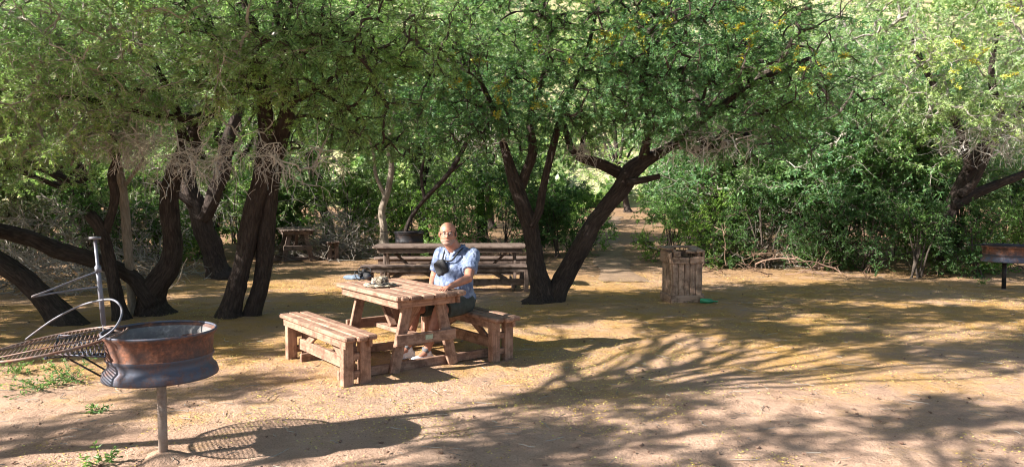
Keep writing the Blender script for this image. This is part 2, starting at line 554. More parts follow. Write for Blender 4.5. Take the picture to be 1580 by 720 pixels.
def make_ground():
    xs = np.concatenate([np.linspace(-160, -16, 25)[:-1], np.linspace(-16, 16, 380), np.linspace(16, 160, 25)[1:]])
    ys = np.concatenate([np.linspace(-90, -3, 16)[:-1], np.linspace(-3, 24, 340), np.linspace(24, 40, 25)[1:], np.linspace(40, 190, 16)[1:]])
    X, Y = np.meshgrid(xs, ys)
    V = np.zeros((*X.shape, 3)); V[..., 0] = X; V[..., 1] = Y
    for i in range(X.shape[0]):
        for j in range(X.shape[1]):
            x, y = X[i, j], Y[i, j]
            z = ground_z(x, min(y, 60))
            if -16 <= x <= 16 and -3 < y < 24:
                z += .016 * mnoise.noise(Vector((x * 1.7, y * 1.7, 0))) + .012 * mnoise.noise(Vector((x * 4.3, y * 4.3, 9))) + .007 * mnoise.noise(Vector((x * 10, y * 10, 2)))
            V[i, j, 2] = z
    n, m_ = X.shape
    i = np.arange(n - 1)[:, None] * m_; j = np.arange(m_ - 1)[None]
    q = np.stack([i + j, i + j + 1, i + m_ + j + 1, i + m_ + j], -1).reshape(-1, 4)
    mb = MB(); mb.add(V.reshape(-1, 3), [q])
    tag(mb.build('ground', M['soil'], smooth=True), kind='structure')
    # hillside behind the trees
    xs = np.linspace(-130, 130, 90); ys = np.linspace(38, 150, 60)
    X, Y = np.meshgrid(xs, ys)
    Z = np.zeros_like(X)
    for i in range(X.shape[0]):
        for j in range(X.shape[1]):
            t = (Y[i, j] - 38)
            Z[i, j] = -.6 + ground_z(0, 38) + .52 * t + 2.5 * mnoise.noise(Vector((X[i, j] * .05, Y[i, j] * .05, 1))) * min(1, t / 10) + .6 * mnoise.noise(Vector((X[i, j] * .25, Y[i, j] * .25, 5))) * min(1, t / 6)
    V = np.stack([X, Y, Z], -1)
    n, m_ = X.shape
    i = np.arange(n - 1)[:, None] * m_; j = np.arange(m_ - 1)[None]
    q = np.stack([i + j, i + j + 1, i + m_ + j + 1, i + m_ + j], -1).reshape(-1, 4)
    mb = MB(); mb.add(V.reshape(-1, 3), [q])
    tag(mb.build('hillside', M['hill'], smooth=True), kind='structure')
    # footpath leaving the clearing
    cen = [(gp(960, 430).x, 14.2), (2.35, 17.5), (2.75, 21), (3.3, 26), (4.6, 33)]
    c = catmull([(a_, b_, 0) for a_, b_ in cen], .4)
    rows = []
    for k, p in enumerate(c):
        w = .42 + .08 * math.sin(k * .9) - .003 * k
        row = []
        for s in np.linspace(-1, 1, 9):
            x = p[0] + s * w * (1 + .12 * mnoise.noise(Vector((k * .5, s, 0))))
            row.append((x, p[1], ground_z(x, p[1]) + .008 + .02 * (abs(s) < .9) - .014 * (1 - s * s)))
        rows.append(row)
    V = np.array(rows); n, m_ = V.shape[:2]
    i = np.arange(n - 1)[:, None] * m_; j = np.arange(m_ - 1)[None]
    q = np.stack([i + j, i + j + 1, i + m_ + j + 1, i + m_ + j], -1).reshape(-1, 4)
    mb = MB(); mb.add(V.reshape(-1, 3), [q])
    tag(mb.build('footpath', M['path'], smooth=True), kind='structure')


make_ground()

# fallen petals and leaf litter
def make_litter():
    rng = np.random.default_rng(5)
    pts = []
    N0 = 230000
    D = 4.2 + 15 * rng.random(N0) ** 1.25
    X = (rng.random(N0) * 2 - 1) * (D * .74 + .5)
    keep = []
    for i in range(N0):
        n = mnoise.noise(Vector((X[i] * .6, D[i] * .6, 4))) + .6 * mnoise.noise(Vector((X[i] * 2.6, D[i] * 2.6, 8)))
        dens = .0 + 1.1 * n + (.28 if D[i] > 6.2 else 0)
        keep.append(rng.random() < dens)
    keep = np.array(keep); X = X[keep]; D = D[keep]; n = len(X)
    Z = np.array([ground_z(x, y) for x, y in zip(X, D)]) + .012 + .006 * rng.random(n)
    C = np.stack([X, D, Z], 1)
    a = rng.random(n) * 2 * np.pi
    d = np.stack([np.cos(a), np.sin(a), (rng.random(n) - .4) * .5], 1)
    w = unit(np.cross(d, np.stack([rng.normal(0, .35, n), rng.normal(0, .35, n), np.ones(n)], 1)))
    L = .010 + .014 * rng.random(n); W = .006 + .007 * rng.random(n)
    mb = MB(); slivers(mb, C, unit(d), w, L, W)
    tag(mb.build('leaf_litter', M['litter']), 'yellow fallen petals and leaf litter strewn over the sandy ground', 'leaf litter', kind='stuff')
    # fallen twigs
    rng = np.random.default_rng(9)
    n = 900
    D = 4.4 + 15 * rng.random(n); X = (rng.random(n) * 2 - 1) * D * .72
    a = rng.random(n) * 6.28; L = .05 + .16 * rng.random(n) ** 2
    K = 4
    P = np.zeros((n, K, 3)); P[:, 0] = np.stack([X, D, np.array([ground_z(x, y) for x, y in zip(X, D)]) + .012], 1)
    for k in range(1, K):
        a2 = a + rng.normal(0, .3, n)
        P[:, k] = P[:, k - 1] + np.stack([np.cos(a2) * L / 3, np.sin(a2) * L / 3, rng.normal(0, .003, n)], 1)
    mb = MB(); batch_tubes(mb, P, np.full((n, K), .0028), 4)
    tag(mb.build('fallen_twigs', M['twig_grey']), 'short dry twigs scattered over the ground', 'twigs', kind='stuff')


make_litter()


def make_pebbles():
    rng = np.random.default_rng(15)
    n = 2600
    D = 4.3 + 12 * rng.random(n) ** 1.4; X = (rng.random(n) * 2 - 1) * (D * .74)
    s = .004 + .012 * rng.random(n) ** 4
    V = np.array([(1, 0, 0), (0, 1, 0), (-1, 0, 0), (0, -1, 0), (.1, .1, .7), (0, 0, -.6), (.7, .7, .2), (-.7, .6, .3), (-.6, -.7, .2), (.7, -.6, .3)], float)
    P = V[None] * s[:, None, None] * (1 + .3 * rng.normal(0, 1, (n, 10, 1)))
    P += np.stack([X, D, np.array([ground_z(x, y) for x, y in zip(X, D)]) + .010], 1)[:, None]
    F_ = np.array([(0, 6, 4), (6, 1, 4), (1, 7, 4), (7, 2, 4), (2, 8, 4), (8, 3, 4), (3, 9, 4), (9, 0, 4), (6, 0, 5), (1, 6, 5), (7, 1, 5), (2, 7, 5), (8, 2, 5), (3, 8, 5), (9, 3, 5), (0, 9, 5)])
    mb = MB(); mb.add(P.reshape(-1, 3), [(np.arange(n)[:, None, None] * 10 + F_[None]).reshape(-1, 3)])
    tag(mb.build('pebbles', M['twig_red']), 'small brown pebbles and clods lying on the sandy ground', 'pebbles', kind='stuff')


make_pebbles()

# ------------------------------------------------------------------ vegetation
def limb_nodes(limbs):
    ns = []
    for L in limbs:
        c = catmull(L, .12)
        ns.append(c)
    return np.concatenate(ns)


def grow(limbs, att, rng, minz=1.5, droop=.0, up=.12, K=6):
    """attach attractors to the nearest node of the growing skeleton; returns paths (N,K,3), radii (N,K)"""
    base = limb_nodes(limbs)
    base = base[base[:, 2] > minz]
    nodes = np.zeros((len(base) + len(att) * (K - 1), 3)); nodes[:len(base)] = base[:, :3]
    own = np.full(len(nodes), -1)
    nn = len(base)
    d0 = np.array([np.min(np.sum((base[:, :3] - a) ** 2, 1)) for a in att])
    att = att[np.argsort(d0)]
    paths = np.zeros((len(att), K, 3)); parent = np.full(len(att), -1)
    for i, a in enumerate(att):
        d = np.sum((nodes[:nn] - a) ** 2, 1)
        j = int(np.argmin(d + .0 * rng.random(nn)))
        p = nodes[j]; L = math.sqrt(d[j]) + 1e-6
        mid = p + (a - p) * .5 + rng.normal(0, .10, 3) * L + np.array([0, 0, up * L])
        t = np.linspace(0, 1, K)[:, None]
        q = (1 - t) ** 2 * p + 2 * t * (1 - t) * mid + t * t * a
        q[1:-1] += rng.normal(0, .025, (K - 2, 3)) * min(L, 1)
        paths[i] = q; parent[i] = own[j]
        nodes[nn:nn + K - 1] = q[1:]; own[nn:nn + K - 1] = i
        nn += K - 1
    cnt = np.ones(len(att))
    for i in range(len(att) - 1, -1, -1):
        if parent[i] >= 0: cnt[parent[i]] += cnt[i]
    r0 = np.minimum(.0055 * np.sqrt(cnt) + .002, .075)
    t = np.linspace(0, 1, K)[None]
    rad = r0[:, None] * (1 - .45 * t)
    return paths, rad


def sample_lobes(lobes, n, rng, shell=.5):
    vol = np.array([(l[3] * l[4] * l[5]) ** (.8) for l in lobes]); vol /= vol.sum()
    out = []
    for l, f in zip(lobes, vol):
        k = max(1, int(n * f))
        d = unit(rng.normal(0, 1, (k, 3)))
        r = rng.random(k) ** shell
        out.append(np.array(l[:3]) + d * r[:, None] * np.array(l[3:6]))
    return np.concatenate(out)


def lobe_px(px, py, D, rx, ry, rz):
    p = at(px, py, D)
    return (p.x, p.y, p.z, rx, ry, rz)


def twigs_from(paths, rng, per, L0, L1, flat=.45, K=4, tmin=.25, sag=.0):
    n = len(paths)
    idx = np.repeat(np.arange(n), per)
    t = tmin + (1 - tmin) * rng.random(len(idx))
    Kp = paths.shape[1]
    s = t * (Kp - 1); i0 = np.minimum(s.astype(int), Kp - 2); f = (s - i0)[:, None]
    A = paths[idx, i0] * (1 - f) + paths[idx, i0 + 1] * f
    ax = unit(paths[idx, -1] - paths[idx, 0])
    d = unit(ax * .7 + rng.normal(0, .75, (len(idx), 3)) * np.array([1, 1, flat]))
    L = L0 + (L1 - L0) * rng.random(len(idx))
    P = np.zeros((len(idx), K, 3)); P[:, 0] = A
    for k in range(1, K):
        d = unit(d + rng.normal(0, .22, d.shape) + np.array([0, 0, -sag]))
        P[:, k] = P[:, k - 1] + d * (L / (K - 1))[:, None]
    return P


def feather(mb, tw, rng, per, leaf_l, leaf_w, nf=3, droop=.25, fan=.7, flat=.5):
    n = len(tw)
    idx = np.repeat(np.arange(n), per)
    K = tw.shape[1]
    s = (.15 + .85 * rng.random(len(idx))) * (K - 1); i0 = np.minimum(s.astype(int), K - 2); f = (s - i0)[:, None]
    A = tw[idx, i0] * (1 - f) + tw[idx, i0 + 1] * f
    ax = unit(tw[idx, -1] - tw[idx, 0])
    d = unit(ax * .5 + rng.normal(0, .7, ax.shape) * np.array([1, 1, flat]) - np.array([0, 0, droop]))
    up = unit(np.array([-.25, -.2, .6]) + rng.normal(0, .75, d.shape))
    side = unit(np.cross(d, up))
    nrm = np.cross(side, d)
    L = leaf_l * (.6 + .8 * rng.random(len(idx)))
    if nf == 1:
        slivers(mb, A, d, side, L, np.full(len(L), leaf_w))
        return
    for k in range(nf):
        g = (k / (nf - 1) - .5) * 2 * fan
        dd = unit(d * math.cos(g) + side * math.sin(g) + rng.normal(0, .12, d.shape))
        ss = unit(np.cross(nrm + rng.normal(0, .25, d.shape), dd))
        off = A + d * (L * .25 * (k % 2))[:, None]
        slivers(mb, off, dd, ss, L * (.75 + .35 * rng.random(len(L))), np.full(len(L), leaf_w))


def tree(name, label, cat, limbs, lobes, seed, natt=300, per_tw=4, per_leaf=9, leaf='acacia_leaf', ll=.048, lw=.0115,
         group=None, bark='bark', rough=.20, twl=(.18, .42), minz=1.5, nf=3, dead=None, flowers=None, up=.12, sag=.05, flat=.45,
         twig='twig', sides=24, shell=.5):
    rng = np.random.default_rng(seed)
    base = limbs[0][0]
    root = thing(name, (base[0], base[1], 0), 0, label, cat, group)
    o = Vector((base[0], base[1], 0))
    loc = (-o.x, -o.y, 0)
    mb = MB()
    for k, L in enumerate(limbs):
        c = catmull(L, .07)
        if k == 0:   # root flare
            s = np.maximum(0, 1 - (c[:, 2] - c[0, 2]) / .35)
            c[:, 3] *= 1 + .8 * s ** 2
        w = rng.normal(0, 1, 3)
        for i in range(len(c)):
            q = Vector((c[i, 0], c[i, 1], c[i, 2])) * 2.0
            c[i, :3] += .10 * c[i, 3] * np.array(mnoise.noise_vector(q * 1.3 + Vector(w)))
        tube(mb, c[:, :3], c[:, 3], sides, True, rough, seed * 1.7 + k * 3.1)
    mb.build('trunk', M[bark], root, True, loc)
    if lobes:
        att = sample_lobes(lobes, natt, rng, shell)
        paths, rad = grow(limbs, att, rng, minz, up=up)
        tw = twigs_from(paths, rng, per_tw, *twl, flat=flat, sag=sag)
        mb = MB()
        batch_tubes(mb, paths, rad, 5)
        r = np.linspace(.0042, .0018, tw.shape[1])[None] * np.ones((len(tw), 1))
        batch_tubes(mb, tw, r, 3)
        mb.build('branches', M[twig], root, False, loc)
        mb = MB()
        if per_leaf:
            feather(mb, tw, rng, per_leaf, ll, lw, nf)
            mb.build('crown', M[leaf], root, False, loc)
        if flowers:
            fp = sample_lobes(flowers, 60, rng, .5)
            d = np.sum((tw[:, -1][None] - fp[:, None]) ** 2, 2)
            sel = np.unique(np.argmin(d, 1))
            mb = MB()
            feather(mb, tw[sel], rng, 16, .05, .022, 3, droop=.2, fan=1.2)
            mb.build('blossom', M['flower'], root, False, loc)
    if dead:
        dm = MB()
        for (dl, n, L, sg) in dead:
            att = sample_lobes([dl], n, rng, .45)
            lo = att.copy()
            pth, rd = grow(limbs, att, rng, .6, up=.05)
            rd = np.minimum(rd, .016)
            tw2 = twigs_from(pth, rng, 3, L * .5, L, flat=.9, K=5, tmin=.1, sag=sg)
            tw3 = twigs_from(tw2, rng, 2, L * .2, L * .5, flat=.9, K=3, tmin=.2, sag=sg)
            batch_tubes(dm, pth, rd * .8, 4)
            batch_tubes(dm, tw2, np.full(tw2.shape[:2], .0034), 3)
            batch_tubes(dm, tw3, np.full(tw3.shape[:2], .0022), 3)
        dm.build('dead_twigs', M['twig_dead'], root, False, loc)
    return root


def pl(pts, D):
    """traced limb: (px, py, width_px[, depth]) -> (x, y, z, r)"""
    out = []
    for p in pts:
        d = p[3] if len(p) > 3 else D
        q = at(p[0], p[1], d)
        out.append((q.x, q.y, q.z, p[2] * .45 * d / F))
    return out


def arch(p0, p1, r0, r1, lift=.6, n=5, seed=0):
    rg = random.Random(seed)
    out = []
    for k in range(n):
        t = k / (n - 1)
        x = p0[0] + (p1[0] - p0[0]) * t + rg.uniform(-.12, .12) * (0 < k < n - 1)
        y = p0[1] + (p1[1] - p0[1]) * t + rg.uniform(-.12, .12) * (0 < k < n - 1)
        z = p0[2] + (p1[2] - p0[2]) * t + lift * math.sin(math.pi * t) * .5 + rg.uniform(-.06, .06) * (0 < k < n - 1)
        out.append((x, y, z, r0 + (r1 - r0) * t))
    return out


def up3(px, py, D): 
    p = at(px, py, D); return (p.x, p.y, p.z)


def scatter_lobes(n, x0, x1, y0, y1, z0, z1, r0, r1, seed):
    rg = random.Random(seed)
    out = []
    while len(out) < n:
        l = (rg.uniform(x0, x1), rg.uniform(y0, y1), rg.uniform(z0, z1), rg.uniform(r0, r1), rg.uniform(r0, r1), rg.uniform(.2, .4))
        gx, gy = l[0] + l[2] * 1.565, l[1] + l[2] * .566           # where its shade falls
        tx, ty = l[0] + (l[2] - .7) * 1.565, l[1] + (l[2] - .7) * .566
        if -3.1 < gx < -.1 and 4.7 < gy < 6.1 and rg.random() < .93: continue
        if -2.9 < tx < .4 and 6.2 < ty < 8.9: continue
        if -3.2 < tx < -1.6 and 4.0 < ty < 5.6: continue
        if 2.0 < tx < 3.2 and 10.9 < ty < 11.9: continue
        out.append(l)
    return out


# --- B: crooked tree with the long horizontal limb
B = [pl([(238, 496, 52), (234, 470, 50), (243, 440, 44), (262, 408, 34), (268, 380, 30), (262, 340, 30), (262, 300, 30), (272, 262, 28), (290, 225, 26), (312, 185, 24), (345, 140, 18, 10.2), (330, 60, 14, 10.0), (300, -30, 10, 9.8)], 10.4),
     pl([(238, 470, 34), (222, 447, 28), (200, 425, 25), (168, 408, 25), (130, 397, 27), (92, 388, 28), (60, 372, 27), (25, 362, 26), (-30, 352, 24), (-110, 350, 20)], 10.3),
     pl([(272, 262, 20), (282, 215, 16), (265, 150, 13, 10.2), (235, 90, 10, 10), (225, 20, 8, 9.8)], 10.4),
     pl([(345, 150, 12, 10.2), (388, 112, 11, 9.9), (420, 78, 9, 9.6), (445, 30, 7, 9.3), (455, -30, 5, 9.2)], 10.2),
     pl([(340, 135, 10, 10.2), (280, 130, 9, 9.9), (210, 140, 7, 9.6), (150, 120, 6, 9.4)], 10.2),
     pl([(312, 185, 13), (220, 175, 10, 9.8), (110, 150, 9, 9.3), (20, 150, 7, 9.0)], 10.3)]
tree('acacia_tree', 'crooked dark acacia whose long bare limb stretches left just above the ground', 'tree', B,
     [lobe_px(250, 60, 9.6, 1.9, 1.3, 1.2), lobe_px(90, 60, 9.0, 1.7, 1.3, 1.1), lobe_px(60, 170, 9.2, 1.3, 1.0, .65), lobe_px(330, 110, 9.8, 1.2, 1.1, .8),
      lobe_px(190, 170, 9.8, 1.2, .9, .5), lobe_px(330, 70, 8.5, 1.3, .6, .6), lobe_px(150, 60, 8.3, 1.2, .6, .6), lobe_px(40, 230, 10.5, 1.3, 1.0, .5), lobe_px(150, 215, 10.9, 1.1, .7, .45), lobe_px(300, 150, 10.8, 1.0, .7, .5)],
     11, natt=620, per_tw=5, per_leaf=9, leaf='acacia_pale', twig='twig_grey',
     dead=[(lobe_px(250, 235, 9.9, .85, .5, .5), 60, .42, .12), (lobe_px(345, 235, 9.7, .7, .5, .45), 34, .4, .25), (lobe_px(180, 220, 9.9, .5, .5, .35), 30, .35, .1)])

# --- F: twin trunks
FT = [pl([(356, 500, 40), (354, 485, 36), (366, 440, 32), (380, 380, 31), (395, 310, 29), (408, 255, 29), (412, 200, 27), (405, 140, 20, 10), (395, 70, 14, 9.8), (370, -20, 9, 9.6)], 10.15),
      pl([(388, 498, 34), (390, 480, 31), (401, 440, 28), (409, 390, 27), (414, 320, 28), (420, 260, 29), (436, 205, 29), (446, 160, 22, 9.9), (440, 100, 15, 9.8), (425, 40, 12, 9.7), (440, -40, 8, 9.6)], 10.25),
      pl([(446, 160, 13, 9.9), (500, 130, 10, 9.8), (560, 90, 8, 9.7), (620, 60, 5, 9.6)], 10),
      pl([(440, 105, 11, 9.8), (500, 55, 8, 9.5), (560, 10, 5, 9.3)], 10),
      pl([(470, 120, 7, 9.8), (540, 165, 5, 9.6), (580, 100, 4, 9.5), (575, 60, 4, 9.4)], 10)]
tree('acacia_tree', 'twin trunked black barked acacia standing left of the picnic table', 'tree', FT,
     [lobe_px(430, 40, 9.6, 1.6, 1.4, 1.1), lobe_px(540, 90, 9.6, 1.4, 1.2, .95), lobe_px(400, 130, 10.2, 1.0, 1.0, .6), lobe_px(610, 60, 9.4, 1.2, 1.1, .8),
      lobe_px(540, 190, 9.9, .9, .8, .4), lobe_px(480, 50, 8.7, 1.0, .6, .5), lobe_px(600, 215, 10.5, .8, .7, .3), lobe_px(500, 215, 10.9, .9, .6, .4)] + scatter_lobes(5, -5.5, -.8, 7.6, 8.8, 4.0, 4.5, .25, .5, 31),
     23, natt=580, per_tw=5, per_leaf=10, leaf='acacia_mid',
     dead=[(lobe_px(490, 250, 10.0, .6, .5, .35), 22, .4, .15), (lobe_px(425, 250, 9.7, .3, .3, .3), 14, .35, .3)])

# --- E: trunk behind
ET = [pl([(343, 437, 48), (340, 428, 42), (330, 395, 37), (318, 362, 36), (308, 325, 34), (293, 292, 28), (288, 262, 26), (300, 220, 22), (285, 160, 16), (260, 80, 11)], 14.8),
      pl([(313, 340, 22), (330, 300, 24), (343, 262, 24), (352, 215, 20), (372, 160, 14), (380, 80, 10)], 14.7),
      pl([(300, 318, 14), (270, 296, 12), (240, 280, 9)], 14.7)]
tree('acacia_tree', 'forked acacia with a curved trunk, behind the crooked and twin trunked trees', 'tree', ET,
     [lobe_px(250, 90, 14.5, 2.4, 1.6, 1.5), lobe_px(400, 60, 14.5, 2.0, 1.6, 1.5), lobe_px(320, -20, 14.5, 3, 2, 1.5), lobe_px(200, 190, 15, 1.6, 1.2, .7)],
     31, natt=400, per_tw=4, per_leaf=10, ll=.075, lw=.018, leaf='acacia_leaf')

# --- A leaning trunk, lower left
AT = [pl([(108, 515, 48), (100, 498, 42), (75, 468, 38), (48, 440, 36), (15, 414, 34), (-40, 375, 32), (-120, 310, 30), (-190, 230, 24, 9.2), (-230, 120, 18, 8.9), (-260, 0, 12, 8.6)], 9.7),
      pl([(-120, 310, 20), (-90, 220, 16, 9.4), (-30, 120, 12, 9.1), (20, 20, 8, 8.8)], 9.6)]
tree('acacia_tree', 'leaning bare trunk at the left edge behind the near barbecue', 'tree', AT,
     [lobe_px(20, 40, 8.6, 1.4, 1.1, .9), lobe_px(10, 190, 8.6, 1.0, .8, .45), lobe_px(20, 100, 8.4, 1.5, 1.2, .6)],
     41, natt=280, per_tw=5, per_leaf=9, leaf='acacia_pale', twig='twig_grey')

# --- C crooked slim trunk, D pale pole-like trunk
CT = [pl([(190, 505, 26), (184, 480, 23), (176, 440, 21), (168, 400, 20), (160, 365, 18), (148, 342, 20), (138, 330, 18)], 10.0),
      pl([(160, 365, 16), (172, 330, 15), (178, 300, 15), (172, 270, 14), (180, 240, 12), (165, 190, 9), (150, 130, 7)], 10.05)]
tree('acacia_tree', 'slim crooked trunk with a broken stub, left of the pale trunk', 'tree', CT,
     [lobe_px(150, 130, 10.2, 1.3, 1.0, .7)], 51, natt=110, per_tw=4, per_leaf=9, leaf='acacia_leaf',
     dead=[(lobe_px(150, 200, 10.2, .6, .5, .4), 40, .35, .05)])
DT = [pl([(207, 500, 15), (204, 470, 14), (200, 420, 14), (196, 370, 15), (192, 320, 15), (187, 275, 14), (176, 240, 12), (165, 215, 10), (160, 160, 7)], 10.3),
      pl([(190, 290, 7), (208, 265, 6), (222, 245, 4)], 10.3)]
tree('acacia_tree', 'thin pale straight trunk behind the upright pole of the barbecue', 'tree', DT,
     [lobe_px(165, 120, 10.6, 1.0, .9, .7)], 57, natt=80, per_tw=4, per_leaf=8, leaf='acacia_leaf', bark='bark_pale', rough=.07,
     dead=[(lobe_px(205, 225, 10.2, .5, .4, .35), 36, .35, .05)])

# --- G small pale tree behind the long table
GT = [pl([(592, 385, 15), (592, 350, 13), (589, 325, 12), (598, 295, 11), (604, 260, 10), (600, 220, 9), (612, 160, 7)], 17.0),
      pl([(596, 305, 8), (580, 270, 6), (575, 230, 5), (560, 190, 4)], 17.0)]
tree('small_tree', 'small pale stemmed tree just left of the barbecue behind the long table', 'tree', GT,
     [lobe_px(600, 140, 17, 2.0, 1.4, 1.2), lobe_px(540, 200, 17, 1.3, 1.1, .8), lobe_px(660, 190, 17, 1.3, 1.1, .9)],
     61, natt=200, per_tw=4, per_leaf=10, ll=.08, lw=.02, leaf='acacia_leaf', bark='bark_pale', rough=.08)
GT2 = [pl([(622, 372, 8), (632, 340, 7), (655, 308, 7), (690, 270, 8), (712, 235, 8), (728, 200, 8), (740, 150, 6)], 15.6),
       pl([(655, 308, 6), (650, 270, 5), (655, 230, 4), (640, 190, 4)], 15.6),
       pl([(690, 270, 5), (715, 250, 4), (735, 235, 3)], 15.6)]
tree('small_tree', 'thin stemmed sapling arching right above the man\'s head', 'tree', GT2,
     [lobe_px(740, 150, 15.5, 1.3, 1.0, .9), lobe_px(660, 170, 15.5, 1.0, .9, .6)],
     67, natt=120, per_tw=4, per_leaf=9, ll=.07, lw=.018, leaf='acacia_deep', bark='bark', rough=.08, sides=8)

# --- H the V-shaped tree
HT = [pl([(838, 470, 56), (838, 460, 44), (830, 420, 32), (824, 385, 28), (818, 350, 28), (808, 318, 26), (797, 290, 24), (788, 262, 18), (778, 228, 14), (765, 180, 10), (735, 110, 8, 11.2)], 11.6),
      pl([(850, 470, 56), (856, 458, 40), (872, 425, 34), (890, 392, 33), (912, 352, 31), (936, 318, 30), (958, 290, 30), (974, 266, 30), (990, 252, 26), (1010, 240, 18)], 11.6),
      pl([(800, 298, 18), (812, 265, 17), (822, 230, 15), (818, 180, 12), (840, 110, 9, 11.3), (850, 30, 7, 11)], 11.65),
      pl([(820, 350, 13), (832, 325, 13), (838, 290, 12), (846, 255, 12), (856, 215, 12), (868, 170, 10), (900, 100, 8, 11.3), (920, 20, 6, 11)], 11.5),
      pl([(966, 282, 14), (984, 279, 12), (1018, 272, 10)], 11.4),
      pl([(968, 274, 20), (945, 262, 19), (918, 250, 18), (895, 243, 14), (880, 225, 12), (870, 190, 9)], 11.8),
      pl([(1000, 247, 18), (1050, 215, 13, 11.4), (1110, 165, 11, 11.2), (1180, 120, 9, 11), (1250, 90, 7, 10.8)], 11.6),
      pl([(990, 252, 18), (1000, 200, 13, 11.4), (990, 130, 11, 11.2), (1010, 50, 8, 11)], 11.6),
      pl([(895, 243, 9), (900, 215, 8), (912, 180, 7)], 11.8)]
tree('acacia_tree', 'wide spreading acacia with two trunks in a V right of the long table', 'tree', HT,
     [lobe_px(700, 110, 11.0, 1.6, 1.2, 1.0), lobe_px(830, 80, 10.8, 1.7, 1.3, 1.2), lobe_px(960, 110, 10.8, 1.6, 1.3, 1.1), lobe_px(1090, 110, 10.8, 1.6, 1.2, 1.0), lobe_px(1210, 110, 10.6, 1.3, 1.0, .9),
      lobe_px(1130, 190, 11, 1.3, .9, .5), lobe_px(980, 180, 10.6, 1.1, .8, .4), lobe_px(760, 190, 11.2, 1.0, .8, .4), lobe_px(870, 185, 11, 1.1, .8, .4), lobe_px(1010, 120, 14, 1.5, 1.1, .8), lobe_px(1150, 140, 14, 1.4, 1.1, .8), lobe_px(1280, 170, 14, 1.3, 1.0, .7), lobe_px(1080, 225, 13, 1.2, .8, .3),lobe_px(680, 215, 11.6, .9, .7, .3), lobe_px(800, 215, 12.2, 1.0, .6, .35), lobe_px(1180, 235, 12.5, 1.1, .7, .35), 
      lobe_px(900, -30, 10.6, 3.0, 2.0, .5), lobe_px(1120, 10, 10.8, 1.8, 1.4, .6)],
     71, natt=1350, per_tw=5, per_leaf=10, leaf='acacia_deep', ll=.05, lw=.013, bark='bark',
     dead=[(lobe_px(1090, 215, 11.2, .9, .6, .3), 60, .45, .12), (lobe_px(900, 225, 11.6, .5, .4, .25), 30, .35, .1), (lobe_px(740, 215, 11.6, .5, .4, .2), 20, .3, .05)],
     flowers=[lobe_px(780, 120, 10.3, 1.0, .5, .5), lobe_px(940, 60, 10.2, .9, .4, .4), lobe_px(1160, 40, 10.0, .5, .3, .5), lobe_px(1210, 120, 10, .4, .3, .3), lobe_px(1280, 100, 10, .4, .3, .3), lobe_px(1000, 40, 10, .5, .3, .4)])

# --- I right tree, leaning right, crown over the right edge
IT = [pl([(1440, 400, 26), (1455, 350, 25), (1478, 300, 24), (1496, 262, 23), (1520, 225, 22), (1550, 195, 18), (1590, 160, 14), (1640, 120, 10)], 15.5),
      pl([(1470, 318, 20), (1500, 300, 18), (1530, 288, 15), (1580, 268, 13), (1640, 240, 9)], 15.4),
      pl([(1496, 262, 14), (1480, 200, 12), (1440, 130, 10), (1400, 50, 8)], 15.3),
      pl([(1480, 300, 14), (1500, 285, 13), (1525, 240, 10), (1540, 215, 8)], 15.2),
      pl([(1550, 195, 12), (1530, 120, 10), (1540, 40, 7)], 15.2)]
tree('acacia_tree', 'leaning acacia rising out of the bushes near the right edge', 'tree', IT,
     [lobe_px(1560, 90, 14.0, 2.2, 1.6, 1.5), lobe_px(1420, 60, 14.0, 2.0, 1.5, 1.4), lobe_px(1500, 170, 14, 1.3, 1.0, .6), lobe_px(1380, 170, 14.5, 1.3, 1.1, .7), lobe_px(1500, -60, 14, 3, 2, 1.2),
      lobe_px(1290, 60, 14, 1.5, 1.3, 1.2)],
     83, natt=560, per_tw=5, per_leaf=10, leaf='acacia_pale', ll=.058, lw=.014, twig='twig_grey',
     dead=[(lobe_px(1530, 215, 14.5, 1.1, .6, .5), 60, .5, .05)],
     flowers=[lobe_px(1560, 110, 12.6, .6, .4, .4), lobe_px(1540, 60, 12.6, .3, .3, .5)])

# --- off-frame trees that shade the clearing (left and behind the camera)
def shade_tree(x, y, lobes, seed, label, natt=260, leaf='acacia_leaf', h=3.2, per_leaf=8, z0=1.7):
    limbs = [[(x, y, -.05, .10), (x + .05, y, .6, .085), (x + .2, y + .1, 1.5, .075), (x + .15, y - .05, 2.3, .06), (x + .1, y, h, .04)]]
    for k, l in enumerate(lobes):
        limbs.append(arch((x + .18, y, z0 + .15 * (k % 5)), (l[0], l[1], l[2] - .15), .032, .012, .4, 7, seed + k))
    return tree('acacia_tree', label, 'tree', limbs, lobes, seed, natt=natt, per_tw=4, per_leaf=per_leaf, leaf=leaf, ll=.075, lw=.020, twig='twig', sides=10)

shade_tree(-7.6, 2.2, scatter_lobes(22, -10.0, -4.6, 1.2, 4.6, 3.4, 4.6, .25, .65, 1), 101, 'acacia beyond the left edge of the view shading the foreground', natt=300)
shade_tree(-4.6, .2, scatter_lobes(16, -5.6, -1.6, .0, 3.2, 4.0, 4.9, .25, .6, 2), 103, 'acacia left of the camera whose boughs reach over the clearing', natt=230, z0=2.9, h=3.8)
shade_tree(-3.3, -2.2, scatter_lobes(10, -5.0, -.5, -2.5, .8, 4.0, 4.8, .3, .7, 3), 105, 'acacia behind the camera on the left', natt=170, z0=2.9, h=3.8)
shade_tree(3.0, -2.0, scatter_lobes(16, -.8, 4.4, -.5, 3.6, 4.4, 5.2, .3, .7, 4), 107, 'acacia behind the camera on the right', natt=260, z0=2.9, h=4)
shade_tree(-11.5, 6.0, scatter_lobes(18, -13.5, -9.0, 4.8, 9.5, 2.2, 3.5, .35, .8, 5), 109, 'acacia far out to the left of the clearing', natt=330, per_leaf=10, h=2.6, z0=1.3)
